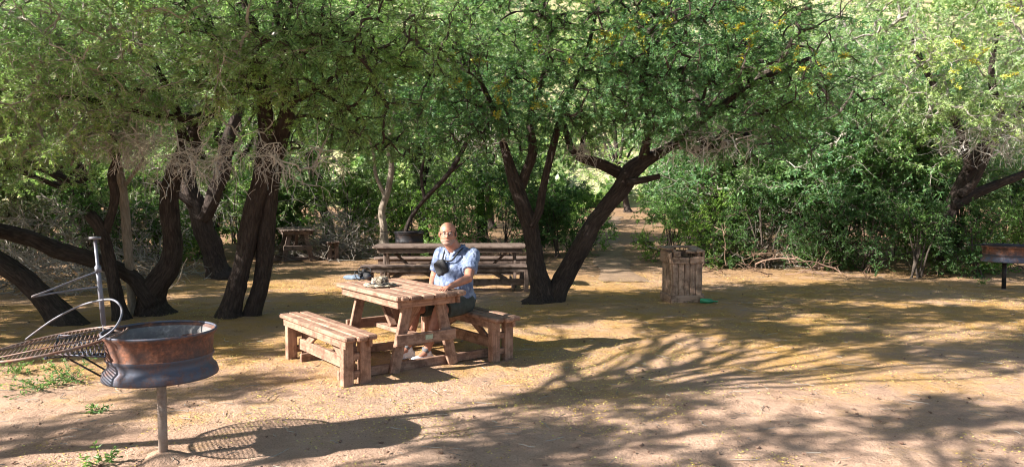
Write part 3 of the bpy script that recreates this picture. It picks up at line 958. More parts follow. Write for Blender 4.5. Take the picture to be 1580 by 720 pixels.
shade_tree(-12.5, 12.0, scatter_lobes(14, -15, -9.5, 10, 14.5, 2.2, 3.6, .4, .9, 15), 110, 'acacia outside the left edge level with the small picnic table', natt=300, per_leaf=10, h=2.6, z0=1.3)
shade_tree(-9.6, 16.5, scatter_lobes(20, -13.5, -8.2, 12.5, 17.5, 2.3, 3.9, .4, .9, 25), 119, 'acacia outside the left edge behind the grey tangle', natt=620, per_leaf=12, h=2.8, z0=1.4)
shade_tree(-12.0, 9.6, scatter_lobes(20, -14, -8.8, 8, 12.5, 2.3, 3.8, .35, .8, 26), 121, 'acacia outside the left edge level with the fallen branches', natt=620, per_leaf=12, h=2.7, z0=1.3)
shade_tree(-8.9, 7.4, scatter_lobes(18, -10, -6.2, 7.3, 10.2, 2.5, 3.4, .25, .6, 27), 123, 'acacia just outside the left edge, pale twigs reaching into the upper left corner', natt=560, per_leaf=11, leaf='acacia_pale', h=2.8, z0=1.5)
shade_tree(-5.8, 3.9, scatter_lobes(20, -4.8, .2, 4.6, 8.0, 4.4, 5.1, .3, .75, 6) + scatter_lobes(11, -6.6, -3.4, 6.9, 8.8, 4.0, 4.6, .2, .45, 42), 113, 'acacia beside the barbecue outside the view with boughs high over the table', natt=680, h=4.2, per_leaf=11, z0=3.6)
shade_tree(8.6, 5.5, scatter_lobes(22, .4, 6.8, 5.0, 9.0, 4.3, 5.3, .3, .8, 7), 111, 'acacia beyond the right edge of the view', leaf='acacia_pale', natt=420, per_leaf=11, h=4.2, z0=3.3)
shade_tree(-9.8, 8.2, scatter_lobes(16, -11.5, -6.9, 5.6, 10.5, 2.2, 3.4, .25, .6, 21) + scatter_lobes(14, -10.4, -7.2, 5.7, 7.9, 2.6, 3.3, .2, .5, 41), 115, 'acacia just outside the left edge beside the bare limb', natt=760, per_leaf=10, h=2.4, z0=1.2)

# --- background trees
def back_tree(x, y, h, w, seed, label, leaf='far_leaf', bark='bark', dead=False, natt=320, zlow=1.5):
    rg = random.Random(seed)
    gz = ground_z(x, y)
    dx = rg.uniform(-.8, .8)
    limbs = [[(x, y, gz - .05, .17), (x + dx * .2, y, gz + .7, .14), (x + dx * .6, y, gz + 1.7, .12), (x + dx, y, gz + h * .6, .08), (x + dx * 1.1, y, gz + h * .85, .05)]]
    lobes = []
    for k in range(5):
        a = k / 5 * 6.28 + rg.uniform(-.4, .4)
        q = (x + dx + math.cos(a) * w * .55, y + math.sin(a) * w * .45, gz + h * (.5 + .3 * rg.random()))
        limbs.append(arch((x + dx * .7, y, gz + 1.3 + .2 * k), (q[0], q[1], q[2] - .3), .075, .03, .5, 5, seed + k))
        lobes.append((*q, w * .55, w * .5, h * .2))
    lobes.append((x + dx, y, gz + h * .85, w * .7, w * .6, h * .18))
    lobes.append((x + dx * .5 - w * .45, y - w * .3, gz + zlow + .3, w * .5, w * .4, .9)); lobes.append((x + dx * .5 + w * .45, y - w * .3, gz + zlow + .3, w * .5, w * .4, .9)); lobes.append((x, y - w * .3, gz + 2.6, w * .9, w * .4, .8))
    dd = [((x, y - w * .3, gz + 1.3, w * .5, .6, .8), 50, .6, .05)] if dead else None
    return tree('acacia_tree', label, 'tree', limbs, lobes, seed, natt=natt, per_tw=4, per_leaf=10, leaf=leaf, ll=.105, lw=.034, twig='twig_grey', bark=bark, nf=2,
                twl=(.3, .65), dead=dd, group='trees behind the clearing', sides=8, minz=1.0)

bt = [(-14.5, 17.5, 6.5, 2.6, 'far_leaf', 1), (-10.8, 19.5, 7.0, 2.6, 'acacia_pale', 1), (-7.6, 18.5, 6.5, 2.5, 'far_leaf', 1), (-5.2, 21.5, 7.5, 2.6, 'acacia_leaf', 0), (-2.4, 20.5, 7.2, 2.4, 'far_leaf', 0),
      (-.9, 22.5, 7.5, 2.2, 'acacia_pale', 0), (5.6, 20.0, 6.8, 2.5, 'acacia_deep', 0), (8.4, 19.0, 6.2, 2.5, 'acacia_deep', 0), (11.6, 20.5, 6.0, 2.5, 'far_leaf', 0),
      (15.2, 20.5, 5.6, 2.6, 'acacia_pale', 0), (-17.5, 24, 8.0, 3.2, 'far_leaf', 0), (-8.8, 25.5, 9.0, 3.2, 'acacia_leaf', 0), (-.8, 27.5, 9.0, 3.0, 'acacia_pale', 0), (7.5, 26, 8.2, 3.0, 'far_leaf', 0), (18.5, 26, 7.0, 3.2, 'far_leaf', 0),
      (5.6, 36, 8.0, 3.0, 'acacia_pale', 0), (4.5, 17.7, 5.6, 2.0, 'acacia_deep', 0), (7.5, 17.4, 5.2, 2.2, 'acacia_deep', 0), (10.2, 17.6, 5.0, 2.0, 'acacia_leaf', 0), (-13.5, 31, 10, 3.6, 'far_leaf', 0)]
words = ['at the far left behind the grey tangle', 'behind the leaning bare trunk', 'behind the slim and the pale trunks', 'behind the small picnic table', 'right behind the man\'s head',
         'behind the V shaped tree', 'just right of the footpath opening', 'behind the wooden bin', 'over the dark bushes on the right', 'behind the leaning tree at the right edge',
         'far back beyond the left edge', 'tall, far back above the twin trunks', 'tall, far back above the V shaped tree\'s left trunk', 'far back above the wooden bin', 'far back at the right edge', 'far down the footpath in the sun', 'rising from the bush right behind the bin', 'above the middle of the right hand thicket', 'just left of the leaning tree', 'far back at the upper left']
for i, ((x, y, h, w, lf, dd), wd) in enumerate(zip(bt, words)):
    back_tree(x, y, h, w, 200 + i, 'leafy background acacia ' + wd, lf, dead=bool(dd))

# --- shrubs
def overhead(x, y): pass


def shrub(x, y, w, d, h, seed, label, leaf='bush_leaf', n=150, per=5, pl_=22, ll=.05, lw=.03, twig='twig', name='bush', dead=0, group='bushes around the clearing', z0=None):
    rng = np.random.default_rng(seed)
    gz = ground_z(x, y) if z0 is None else z0
    root = thing(name, (x, y, gz), 0, label, 'bush', group)
    stems = []
    for k in range(6):
        a = rng.random() * 6.28; r = rng.random()
        stems.append([(rng.normal(0, .08), rng.normal(0, .08), -.03, .02), (math.cos(a) * w * .2 * r, math.sin(a) * d * .2 * r, h * .3, .016), (math.cos(a) * w * .45 * r, math.sin(a) * d * .45 * r, h * .62, .01)])
    lobes = []
    for k in range(7):
        a = rng.random() * 6.28; r = .2 + .65 * rng.random()
        hz = h * (.14 + .62 * rng.random() * (1.1 - .5 * r))
        lobes.append((math.cos(a) * w * r, math.sin(a) * d * r, hz, w * .42, d * .42, h * (.20 + .12 * rng.random())))
    lobes.append((0, 0, h * .72, w * .5, d * .5, h * .25))
    att = sample_lobes(lobes, n, rng, .4)
    att[:, 2] = np.maximum(att[:, 2], .06)
    paths, rad = grow(stems, att, rng, -.1)
    tw = twigs_from(paths, rng, per, .12, .32, flat=.8)
    mb = MB()
    for s in stems: tube(mb, np.array(s)[:, :3], np.array(s)[:, 3], 6)
    batch_tubes(mb, paths, np.minimum(rad, .012), 4)
    batch_tubes(mb, tw, np.full(tw.shape[:2], .003), 3)
    if dead:
        lo = sample_lobes([(0, -d * .3, h * .45, w * .95, d * .7, h * .42)], dead, rng, .45)
        lo[:, 2] = np.maximum(lo[:, 2], .05)
        p2, r2 = grow(stems, lo, rng, -.1)
        t2 = twigs_from(p2, rng, 4, .2, .5, flat=.9, K=5); t3 = twigs_from(t2, rng, 2, .1, .25, flat=.9, K=3)
        mb2 = MB()
        batch_tubes(mb2, p2, np.minimum(r2, .012), 4); batch_tubes(mb2, t2, np.full(t2.shape[:2], .0055), 3); batch_tubes(mb2, t3, np.full(t3.shape[:2], .004), 3)
        mb2.build('dead_twigs', M['twig_grey'], root)
    mb.build('stems', M[twig], root)
    mb = MB(); feather(mb, tw, rng, pl_, ll, lw, 1, droop=.15, flat=.9)
    mb.build('foliage', M[leaf], root)
    return root

def bx(px, D): return (px - CX) / F * D
sh = [  # px, D, halfwidth, halfdepth, height, leaf, dead, words
    (-60, 15.5, 1.4, 1.0, 1.9, 'grey_leaf', 60, 'grey green bush at the left edge behind the leaning trunk'),
    (40, 14.6, 1.1, .9, 1.7, 'grey_leaf', 70, 'tangled grey bush with dead twigs above the bare limb'),
    (140, 15.5, 1.2, .9, 2.0, 'bush_leaf', 80, 'twiggy bush between the leaning trunk and the pale trunk'),
    (235, 16.4, 1.1, .9, 1.8, 'bush_leaf', 50, 'low green bush just left of the curved forked trunk'),
    (330, 18.5, 1.2, .9, 2.3, 'bush_sunlit', 0, 'sunlit bush seen between the curved and the twin trunks'),
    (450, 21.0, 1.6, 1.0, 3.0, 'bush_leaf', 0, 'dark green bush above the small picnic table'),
    (535, 19.8, 1.1, .9, 2.5, 'bush_sunlit', 20, 'sunlit bush right of the small picnic table'),
    (620, 19.5, 1.2, .9, 1.9, 'bush_sunlit', 20, 'bright bush behind the barbecue of the long table'),
    (700, 18.2, 1.3, .9, 2.1, 'bush_sunlit', 0, 'bright green bush to the right of the man\'s head'),
    (780, 18.8, 1.3, 1.0, 2.3, 'bush_leaf', 0, 'deep green bush seen left of the V shaped tree'),
    (860, 18.8, 1.0, .9, 2.1, 'bush_leaf', 0, 'deep green bush framed inside the V of the trunks'),
    (1035, 18.0, .9, .9, 1.8, 'bush_sunlit', 0, 'leafy bush at the right side of the footpath'),
    (1110, 17.2, 1.1, .9, 2.2, 'bush_sunlit', 0, 'light green bush right behind the wooden bin'),
    (1180, 16.5, 1.2, .9, 2.2, 'bush_leaf', 0, 'dark bush just right of the wooden bin'),
    (1260, 16.2, 1.1, .9, 2.0, 'bush_leaf', 0, 'dark bush in the middle of the right hand thicket'),
    (1340, 16.0, 1.2, .9, 1.9, 'bush_leaf', 0, 'dark bush halfway between the bin and the right edge'),
    (1420, 14.7, 1.0, .7, 1.7, 'bush_leaf', 0, 'dark bush at the foot of the leaning tree'),
    (1505, 15.0, 1.0, .8, 1.6, 'bush_leaf', 0, 'mid green bush behind the right hand barbecue'),
    (1600, 15.6, 1.4, .9, 2.0, 'bush_sunlit', 0, 'light green bush at the right edge'),
    (1230, 18.6, 2.0, 1.0, 3.2, 'bush_leaf', 0, 'tall dark bush over the right hand thicket'),
    (1390, 18.8, 2.0, 1.0, 3.0, 'bush_leaf', 0, 'tall dark bush left of the leaning tree'),
    (820, 21.8, 1.8, 1.0, 3.0, 'bush_leaf', 0, 'tall dark bush far behind the V shaped tree'),
    (1060, 21.0, 1.2, 1.0, 2.8, 'bush_leaf', 0, 'tall bush behind the path side bushes'),
    (130, 18.5, 1.9, 1.0, 2.9, 'bush_leaf', 0, 'tall shaded bush far back on the left'),
    (-20, 18.6, 1.8, 1.0, 2.6, 'grey_leaf', 20, 'tall grey bush far back at the left edge'),
    (360, 22.0, 1.8, .9, 2.6, 'bush_sunlit', 0, 'sunlit bush far back between the twin trunks and the curved trunk'),
    (250, 21.0, 1.6, .9, 2.6, 'bush_sunlit', 0, 'sunlit bush far back behind the pale trunk'),
    (690, 22.0, 1.7, .9, 2.4, 'bush_sunlit', 0, 'sunlit bush far back behind the arching sapling'),
    (570, 23.0, 1.5, .9, 2.4, 'bush_sunlit', 0, 'sunlit bush far back behind the small pale tree'),
    (1480, 18.0, 1.7, 1.0, 2.6, 'bush_leaf', 0, 'tall dark bush behind the trunk of the leaning tree'),
    (1590, 18.5, 1.7, 1.0, 2.6, 'bush_leaf', 0, 'tall dark bush in the right corner behind the light green bush'),
    (905, 20.2, .7, .6, 1.3, 'bush_sunlit', 0, 'small bush on the left side of the footpath mouth'),
    (1300, 17.0, 1.8, .9, 2.4, 'bush_leaf', 0, 'dense dark bush midway between the bin and the leaning tree'),
    (900, 24.5, 1.0, .8, 1.8, 'bush_sunlit', 0, 'sunlit bush at the left side of the footpath further back'),
    (1040, 27.5, 1.2, .8, 2.4, 'bush_sunlit', 0, 'sunlit bush at the far end of the footpath'),
]
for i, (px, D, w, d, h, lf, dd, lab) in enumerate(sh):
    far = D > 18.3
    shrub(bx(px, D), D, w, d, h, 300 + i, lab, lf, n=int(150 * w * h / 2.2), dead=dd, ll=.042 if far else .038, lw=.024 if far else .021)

# --- brush piles of dead branches
def brush(px, D, w, d, h, n, seed, label, m='twig_grey'):
    rng = np.random.default_rng(seed)
    x = bx(px, D); gz = ground_z(x, D)
    A = np.stack([rng.normal(0, w * .45, n), rng.normal(0, d * .45, n), np.zeros(n)], 1)
    rr = np.sqrt((A[:, 0] / w) ** 2 + (A[:, 1] / d) ** 2)
    A[:, 2] = h * rng.random(n) * np.maximum(.08, 1 - rr)
    a = rng.random(n) * 6.28
    dr = unit(np.stack([np.cos(a), np.sin(a) * .6, rng.normal(.12, .35, n)], 1))
    L = .35 + .8 * rng.random(n)
    P = np.zeros((n, 7, 3)); P[:, 0] = A
    for k in range(1, 7):
        dr = unit(dr + rng.normal(0, .2, dr.shape)); P[:, k] = P[:, k - 1] + dr * (L / 6)[:, None]
    P[:, :, 2] = np.maximum(P[:, :, 2], .015)
    r = (.006 + .012 * rng.random(n) ** 3)[:, None] * np.linspace(1, .4, 7)[None]
    mb = MB(); batch_tubes(mb, P, r, 4)
    t2 = twigs_from(P, rng, 4, .12, .4, flat=.9, K=4, tmin=.1); batch_tubes(mb, t2, np.full(t2.shape[:2], .0045), 3)
    t3 = twigs_from(t2, rng, 2, .08, .2, flat=.9, K=3, tmin=.1); batch_tubes(mb, t3, np.full(t3.shape[:2], .0034), 3)
    o = mb.build('brush_pile', M[m], None, False, (x, D, gz))
    tag(o, label, 'brush pile', 'piles of dead branches', 'stuff')

brush(520, 18.6, 1.2, .6, 1.15, 150, 401, 'pile of pale dead branches right of the small picnic table')
brush(70, 12.6, 1.5, .7, .9, 120, 402, 'grey heap of dead branches beneath the bare limb on the left')
brush(220, 15.0, 1.0, .5, .7, 80, 403, 'low heap of dead branches behind the pale trunk')
brush(760, 17.2, 1.0, .4, .6, 60, 404, 'dry branches under the bushes behind the long table', 'twig_red')
brush(1300, 15.0, 1.8, .3, .22, 10, 405, 'dry fallen branches along the foot of the right hand bushes', 'twig_red')
brush(1140, 15.8, .8, .3, .4, 10, 406, 'dry stalks at the foot of the bush right of the bin', 'twig_red')
brush(1180, 17.2, 1.2, .4, 1.9, 90, 407, 'bare grey stalks standing in the bush above the bin')

# hillside scrub
def scrub():
    rng = np.random.default_rng(77)
    mb = MB(); n = 1300
    for i in range(n):
        y = 39 + 60 * rng.random() ** 1.3; x = (rng.random() * 2 - 1) * (y * .8)
        t = y - 38; z = -.6 + ground_z(0, 38) + .52 * t + .3
        s = .5 + 1.1 * rng.random()
        k = 150
        c = np.array([x, y, z + s * .4]) + unit(rng.normal(0, 1, (k, 3))) * (rng.random(k) ** .4)[:, None] * np.array([s, s, s * .7])
        d = unit(rng.normal(0, 1, (k, 3))); w = unit(np.cross(d, rng.normal(0, 1, (k, 3))))
        slivers(mb, c, d, w, .34 + .2 * rng.random(k), np.full(k, .22))
    tag(mb.build('hillside_scrub', M['far_leaf']), 'scattered pale green scrub covering the sunlit hillside', 'scrub', kind='stuff')
scrub()

# weeds
def weed(px, py, s, n, seed, label):
    rng = np.random.default_rng(seed)
    p = gp(px, py)
    root = thing('weed', (p.x, p.y, ground_z(p.x, p.y)), 0, label, 'plant', 'small green weeds on the ground')
    P = np.zeros((n, 5, 3)); a = rng.random(n) * 6.28
    d = unit(np.stack([np.cos(a), np.sin(a), .5 + 1.0 * rng.random(n)], 1)); L = s * (.5 + .6 * rng.random(n))
    P[:, 0, :2] = rng.normal(0, s * .12, (n, 2))
    for k in range(1, 5):
        d = unit(d + rng.normal(0, .18, d.shape) - np.array([0, 0, .16])); P[:, k] = P[:, k - 1] + d * (L / 4)[:, None]
    P[:, :, 2] = np.maximum(P[:, :, 2], .004)
    mb = MB(); batch_tubes(mb, P, np.full((n, 5), .0022), 3); mb.build('stems', M['weed_leaf'], root)
    mb = MB(); feather(mb, P, rng, 9, .035, .016, 1, droop=.1, flat=.7); mb.build('leaves', M['weed_leaf'], root)

weed(105, 588, .34, 26, 501, 'largest pale green weed, on the ground below the barbecue grate')
weed(60, 600, .26, 20, 502, 'wispy weed left of the largest weed')
weed(148, 634, .12, 12, 503, 'tiny round weed on bare sand left of the barbecue post')
weed(158, 712, .16, 12, 504, 'small weed at the bottom edge of the view')
weed(20, 575, .22, 18, 505, 'low weed at the left edge under the grate')
weed(1520, 438, .2, 12, 506, 'small bright weed left of the right hand barbecue post')
weed(1468, 402, .25, 14, 507, 'bright green weed at the foot of the right hand bushes')
# ------------------------------------------------------------------ picnic tables
TC = Vector((-1.157, 7.57, 0)); TROT = R(37)


def picnic_table(loc, rz, Lt, wm, label, group, mids=(), top_w=.78, bench_u=.80, badge=False, n_slat=6):
    """u = x (across), v = y (along) in local space"""
    root = thing('picnic_table', loc, rz, label, 'picnic table', group)
    hl = Lt / 2
    mb = MB()
    sw = top_w / n_slat
    for k in range(n_slat):
        x = -top_w / 2 + sw * (k + .5)
        e = .035 if k in (0, n_slat - 1) else 0
        board(mb, (x, -hl + e + random.uniform(-.004, .004), .728), (x, hl - e + random.uniform(-.004, .004), .728), sw - .008, .045, (1, 0, 0), .01)
        if e:
            sx = -1 if k == 0 else 1
            for s in (-1, 1):
                board(mb, (x - sx * .018, s * (hl - e - .003), .728), (x - sx * .018, s * (hl - .004), .728), sw - .05, .043, (1, 0, 0), .012)
    mb.build('tabletop', M[wm], root)
    fr = MB()
    for s in (-1, 1):
        board(fr, (s * (top_w / 2 - .06), -hl + .09, .665), (s * (top_w / 2 - .06), hl - .09, .665), .075, .035, (0, 0, 1))
        board(fr, (-top_w / 2 + .08, s * (hl - .14), .665), (top_w / 2 - .08, s * (hl - .14), .665), .078, .04, (0, 0, 1))
    fr.build('top_frame', M[wm], root)
    ends = [-(hl - .21), hl - .21] + list(mids)
    for ev in ends:
        for s in (-1, 1):
            mb = MB(); board(mb, (s * .33, ev, .0), (s * .165, ev, .70), .105, .045, (1, 0, 0)); mb.build('leg', M[wm], root)
        s2 = -1 if ev <= 0 else 1
        cb = MB(); board(cb, (-.33, ev + s2 * .046, .315), (.33, ev + s2 * .046, .315), .105, .04, (0, 0, 1)); c = cb.build('cross_brace', M[wm], root)
        if badge and ev < 0:
            b2 = MB(); board(b2, (-.02, ev + s2 * .068, .32), (.06, ev + s2 * .068, .32), .045, .004, (0, 0, 1), .001); b2.build('metal_plate', M['badge'], c)
        gb = MB(); board(gb, (-bench_u - .07, ev - s2 * .047, .048), (bench_u + .07, ev - s2 * .047, .048), .085, .042, (0, 0, 1)); gb.build('ground_beam', M[wm], root)
    mb = MB(); board(mb, (0, ends[0] + .03, .30), (0, ends[1] - .03, .30), .10, .042, (1, 0, 0)); mb.build('stretcher', M[wm], root)
    ks = sorted(ends)
    for a_, b_ in zip(ks[:-1], ks[1:]):
        m_ = (a_ + b_) / 2
        for s in (-1, 1):
            mb = MB(); e = b_ if s > 0 else a_
            board(mb, (0, m_ + s * .12, .325), (0, m_ + s * min(.5, (b_ - a_) / 2 - .06), .66), .075, .04, (1, 0, 0)); mb.build('table_brace', M[wm], root)
    bl = hl + .13
    for s in (-1, 1):
        mb = MB()
        for k in range(3):
            e = .03 if k != 1 else 0
            x = s * bench_u + (k - 1) * .105
            board(mb, (x, -bl + e, .437), (x, bl - e, .437), .098, .045, (1, 0, 0), .012)
        mb.build('bench_seat', M[wm], root)
        mb = MB()
        for q in (-1, 1):
            board(mb, (s * bench_u + q * .115, -bl + .09, .378), (s * bench_u + q * .115, bl - .09, .378), .07, .035, (0, 0, 1))
        mb.build('seat_frame', M[wm], root)
        for ev in ends:
            sg = 1 if ev > 0 else -1
            evb = ev + sg * .17 if abs(abs(ev) - (hl - .21)) < .01 else ev
            for q in (-1, 1):
                mb = MB(); board(mb, (s * bench_u + q * .083, evb, 0), (s * bench_u + q * .083, evb, .412), .10, .075, (1, 0, 0)); mb.build('bench_leg', M[wm], root)
            for z in (.10, .26):
                mb = MB(); board(mb, (s * bench_u - .033, evb, z), (s * bench_u + .033, evb, z), .06, .05, (0, 0, 1)); mb.build('spacer', M[wm], root)
        e0, e1 = ks[0] - .13, ks[-1] + .13
        mb = MB(); board(mb, (s * bench_u, e0, .16), (s * bench_u, e1, .16), .11, .04, (0, 0, 1)); mb.build('bench_rail', M[wm], root)
        for a_, b_ in zip(ks[:-1], ks[1:]):
            m_ = (a_ + b_) / 2; hh = min(.42, (b_ - a_) / 2 - .02)
            for q in (-1, 1):
                mb = MB(); board(mb, (s * bench_u, m_ + q * .06, .40), (s * bench_u, m_ + q * hh, .20), .075, .036, (0, 0, 1)); mb.build('bench_brace', M[wm], root)
    return root


picnic_table(TC, TROT, 1.42, 'plank', 'reddish brown slatted picnic table with two joined benches where the man sits', 'wooden picnic tables', badge=True)
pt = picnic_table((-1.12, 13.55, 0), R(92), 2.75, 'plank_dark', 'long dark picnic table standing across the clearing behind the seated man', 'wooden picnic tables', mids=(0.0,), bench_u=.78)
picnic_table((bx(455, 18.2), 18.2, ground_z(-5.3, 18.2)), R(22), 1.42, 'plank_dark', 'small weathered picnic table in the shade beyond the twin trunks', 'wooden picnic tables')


# ------------------------------------------------------------------ barbecues made of a wheel rim on a post
def hoop(pts, r, mb, step=.02, sides=8):
    c = catmull([tuple(p) for p in pts], step)
    tube(mb, c, r, sides)


def basin(mb, R0, z0, z1, ash=False):
    h = z1 - z0
    p = [(0.05, z0 + .10), (R0 * .55, z0 + .09), (R0 * .80, z0 + .085), (R0 * .86, z0 + .11), (R0 * .88, z1 - .05), (R0 * .95, z1 - .015), (R0 * .985, z1 - .006), (R0 * 1.0, z1 + .006), (R0 * 1.015, z1), (R0 * 1.01, z1 - .012),
         (R0 * .965, z1 - .03), (R0 * .945, z1 - .05), (R0 * .935, z0 + h * .52), (R0 * .955, z0 + h * .49), (R0 * .955, z0 + h * .44), (R0 * .925, z0 + h * .40), (R0 * .915, z0 + h * .32),
         (R0 * .93, z0 + h * .25), (R0 * 1.0, z0 + h * .17), (R0 * 1.03, z0 + .012), (R0 * 1.025, z0), (R0 * .98, z0 + .004), (R0 * .85, z0 + .05), (R0 * .05, z0 + .07)]
    return p


def near_bbq():
    base = gp(252, 702)
    root = thing('barbecue', (base.x, base.y, 0), 0, 'rusty wheel rim barbecue on a post in the left foreground, round grate swung aside', 'barbecue', 'wheel rim barbecues')
    bx0 = base.x; by0 = base.y
    def W(px, py, D):
        q = at(px, py, D); return Vector((q.x - bx0, q.y - by0, q.z))
    R0, z0, z1 = .338, .535, .822
    mb = MB(); P = basin(mb, R0, z0, z1)
    up_ = P[:14] ; lo_ = P[13:]
    lathe(mb, up_, 72, wob=.006); mb.build('basin', M['rust'], root, True)
    mb = MB(); lathe(mb, lo_, 72, wob=.006); mb.build('lower_rim', M['rim_steel'], root, True)
    mb = MB(); lathe(mb, [(R0 * .93, z1 - .02), (R0 * .872, z1 - .05), (R0 * .868, z0 + .115)], 72); mb.build('inner_wall', M['ash'], root, True)
    mb = MB(); c = []
    for k in range(73): c.append((R0 * 1.0 * math.cos(k / 72 * 2 * math.pi), R0 * math.sin(k / 72 * 2 * math.pi), z1 + .002))
    tube(mb, c, .0085, 8, False); mb.build('rim_bead', M['rim_steel'], root, True)
    mb = MB(); lathe(mb, [(.01, z0 + .115), (.12, z0 + .118), (.24, z0 + .112), (R0 * .87, z0 + .10)], 40, wob=.01); mb.build('ash_bed', M['ash'], root, True)
    mb = MB(); tube(mb, [(0, 0, -.05), (0, 0, .2), (0, 0, z0 + .06)], .029, 20); mb.build('post', M['post_paint'], root, True)
    mb = MB(); lathe(mb, [(.0, .03), (.045, .028), (.10, .008), (.16, -.02)], 20, wob=.15); mb.build('post_footing', M['soil'], root, True)
    # upright pole left of the basin
    pb = W(166, 560, 4.86); ptop = W(146.5, 368, 4.86); pm = W(160.5, 504, 4.86)
    mb = MB(); tube(mb, [pb, pm, pm.lerp(ptop, .5), ptop], .0105, 12); pole = mb.build('upright_pole', M['pole_steel'], root, True)
    mb = MB(); tube(mb, [ptop + Vector((0, 0, -.004)), ptop + Vector((0, 0, .012))], [.036, .036], 18); mb.build('pole_cap', M['pole_steel'], pole, True)
    sl0 = W(149.8, 400, 4.86); sl1 = W(160, 500, 4.86)
    sl0 = ptop.lerp(pm, .30); sl1 = ptop.lerp(pm, .97)
    mb = MB(); tube(mb, [sl0, sl1], .0155, 14); tube(mb, [sl0.lerp(sl1, .02), sl0.lerp(sl1, .12)], .020, 14); mb.build('sliding_sleeve', M['pole_steel'], root, True)
    mb = MB(); h0 = sl0.lerp(sl1, .10); h1 = sl0.lerp(sl1, .36)
    hoop([h0, W(110, 434, 4.70), W(75, 448, 4.55), W(50, 457, 4.5), W(60, 456, 4.56), W(100, 449, 4.72), h1], .0058, mb); mb.build('pole_handle', M['pole_steel'], root, True)
    # grate
    gc = W(88, 529, 4.72); gr = .405
    ax = Vector((math.cos(R(8)), 0, math.sin(R(8)))); ay = Vector((0, math.cos(R(2.6)), math.sin(R(2.6)))); an = ax.cross(ay)
    mb = MB(); pts = [gc + ax * gr * math.cos(t) + ay * gr * math.sin(t) for t in np.linspace(0, 2 * math.pi, 73)]
    tube(mb, pts, .0088, 8, False)
    for k in range(32):
        s = -gr + .022 + k * (2 * gr - .044) / 31
        hl = math.sqrt(gr * gr - s * s)
        d1, d2 = (ax * .45 - ay * .89).normalized(), (ax * .89 + ay * .45).normalized()
        tube(mb, [gc + d2 * s - d1 * hl - an * .0, gc + d2 * s + d1 * hl], .0040, 6)
    for s in (-.17, .17):
        hl = math.sqrt(gr * gr - s * s); d1, d2 = (ax * .45 - ay * .89).normalized(), (ax * .89 + ay * .45).normalized()
        tube(mb, [gc + d1 * s - d2 * hl + an * .008, gc + d1 * s + d2 * hl + an * .008], .005, 6)
    g = mb.build('grate', M['grate_steel'], root, True)
    mb = MB()
    hoop([W(40, 523, 4.95), W(60, 508, 4.93), W(85, 491, 4.90), W(120, 473, 4.84), W(150, 464, 4.78), W(173, 462, 4.70), W(186, 472, 4.62), W(187, 488, 4.55), W(175, 508, 4.48), W(152, 524, 4.45)], .0068, mb)
    mb.build('bail_handle', M['pole_steel'], g, True)
    mb = MB(); tube(mb, [pm + Vector((0, 0, .0)), gc + ax * gr * .98 + ay * .05], .009, 8); mb.build('grate_arm', M['grate_steel'], root, True)
    # side shelf of expanded mesh with stays
    mb = MB()
    c = [W(90, 545, 4.62), W(170, 541, 4.55), W(172, 533, 4.95), W(100, 537, 5.0)]
    c = [Vector((p.x, p.y - .06, z_)) for p, z_ in zip(c, (.715, .715, .76, .76))]
    for i in range(4): tube(mb, [c[i], c[(i + 1) % 4]], .0055, 6)
    for k in range(1, 12):
        t = k / 12
        tube(mb, [c[0].lerp(c[1], t), c[3].lerp(c[2], min(1, t + .12))], .003, 5); tube(mb, [c[0].lerp(c[1], t), c[3].lerp(c[2], max(0, t - .12))], .003, 5)
    for k in range(1, 6):
        t = k / 6; tube(mb, [c[0].lerp(c[3], t), c[1].lerp(c[2], t)], .0026, 5)
    mb.build('mesh_shelf', M['rim_steel'], root, True)
    for a_, b_ in ((W(70, 552, 4.6), W(170, 545, 4.62)), (W(104, 552, 4.6), W(187, 597, 4.70)), (W(126, 549, 4.9), W(196, 590, 5.0))):
        mb = MB(); tube(mb, [a_, b_], .006, 8); mb.build('stay', M['black_iron'], root, True)
    mb = MB(); tube(mb, [W(70, 552, 4.6) - Vector((.004, 0, 0)), W(70, 552, 4.6) + Vector((.012, 0, 0))], .011, 8)
    mb.build('bolt', M['pole_steel'], root, True)
    return root


near_bbq()


def far_bbq(px, D, zt, R0, h, label, post=True, pole=False, m1='black_iron', m2='black_iron', handle=False):
    x = bx(px, D); gz = ground_z(x, D)
    root = thing('barbecue', (x, D, gz), 0, label, 'barbecue', 'wheel rim barbecues')
    mb = MB(); P = basin(mb, R0, zt - h, zt); lathe(mb, P[:14], 40); mb.build('basin', M[m1], root, True)
    mb = MB(); lathe(mb, P[13:], 40); mb.build('lower_rim', M[m2], root, True)
    mb = MB(); tube(mb, [(0, 0, -.05), (0, 0, zt - h + .06)], .035, 12); mb.build('post', M['black_iron'], root, True)
    mb = MB(); c = [(R0 * math.cos(t), R0 * math.sin(t), zt + .02) for t in np.linspace(0, 2 * math.pi, 40)]
    tube(mb, c, .009, 6, False)
    for k in range(11):
        s = -R0 + R0 * 2 * (k + .5) / 11; q = math.sqrt(R0 * R0 - s * s)
        tube(mb, [(-q, s, zt + .02), (q, s, zt + .02)], .005, 5)
    tube(mb, [(-R0, 0, zt + .02), (-R0 - .28, 0, zt + .02)], .008, 6)
    mb.build('grate', M['black_iron'], root, True)
    if pole:
        mb = MB(); tube(mb, [(.02, R0 * .9, zt - .1), (.02, R0 * .9, zt + .55)], .014, 8); mb.build('upright_pole', M['black_iron'], root, True)
    return root


far_bbq(631, 15.6, .86, .31, .34, 'black wheel rim barbecue behind the long table, left of the man', pole=True)
far_bbq(1553, 13.0, .76, .36, .27, 'rusty wheel rim barbecue standing at the right edge', m1='rust', m2='rim_steel')


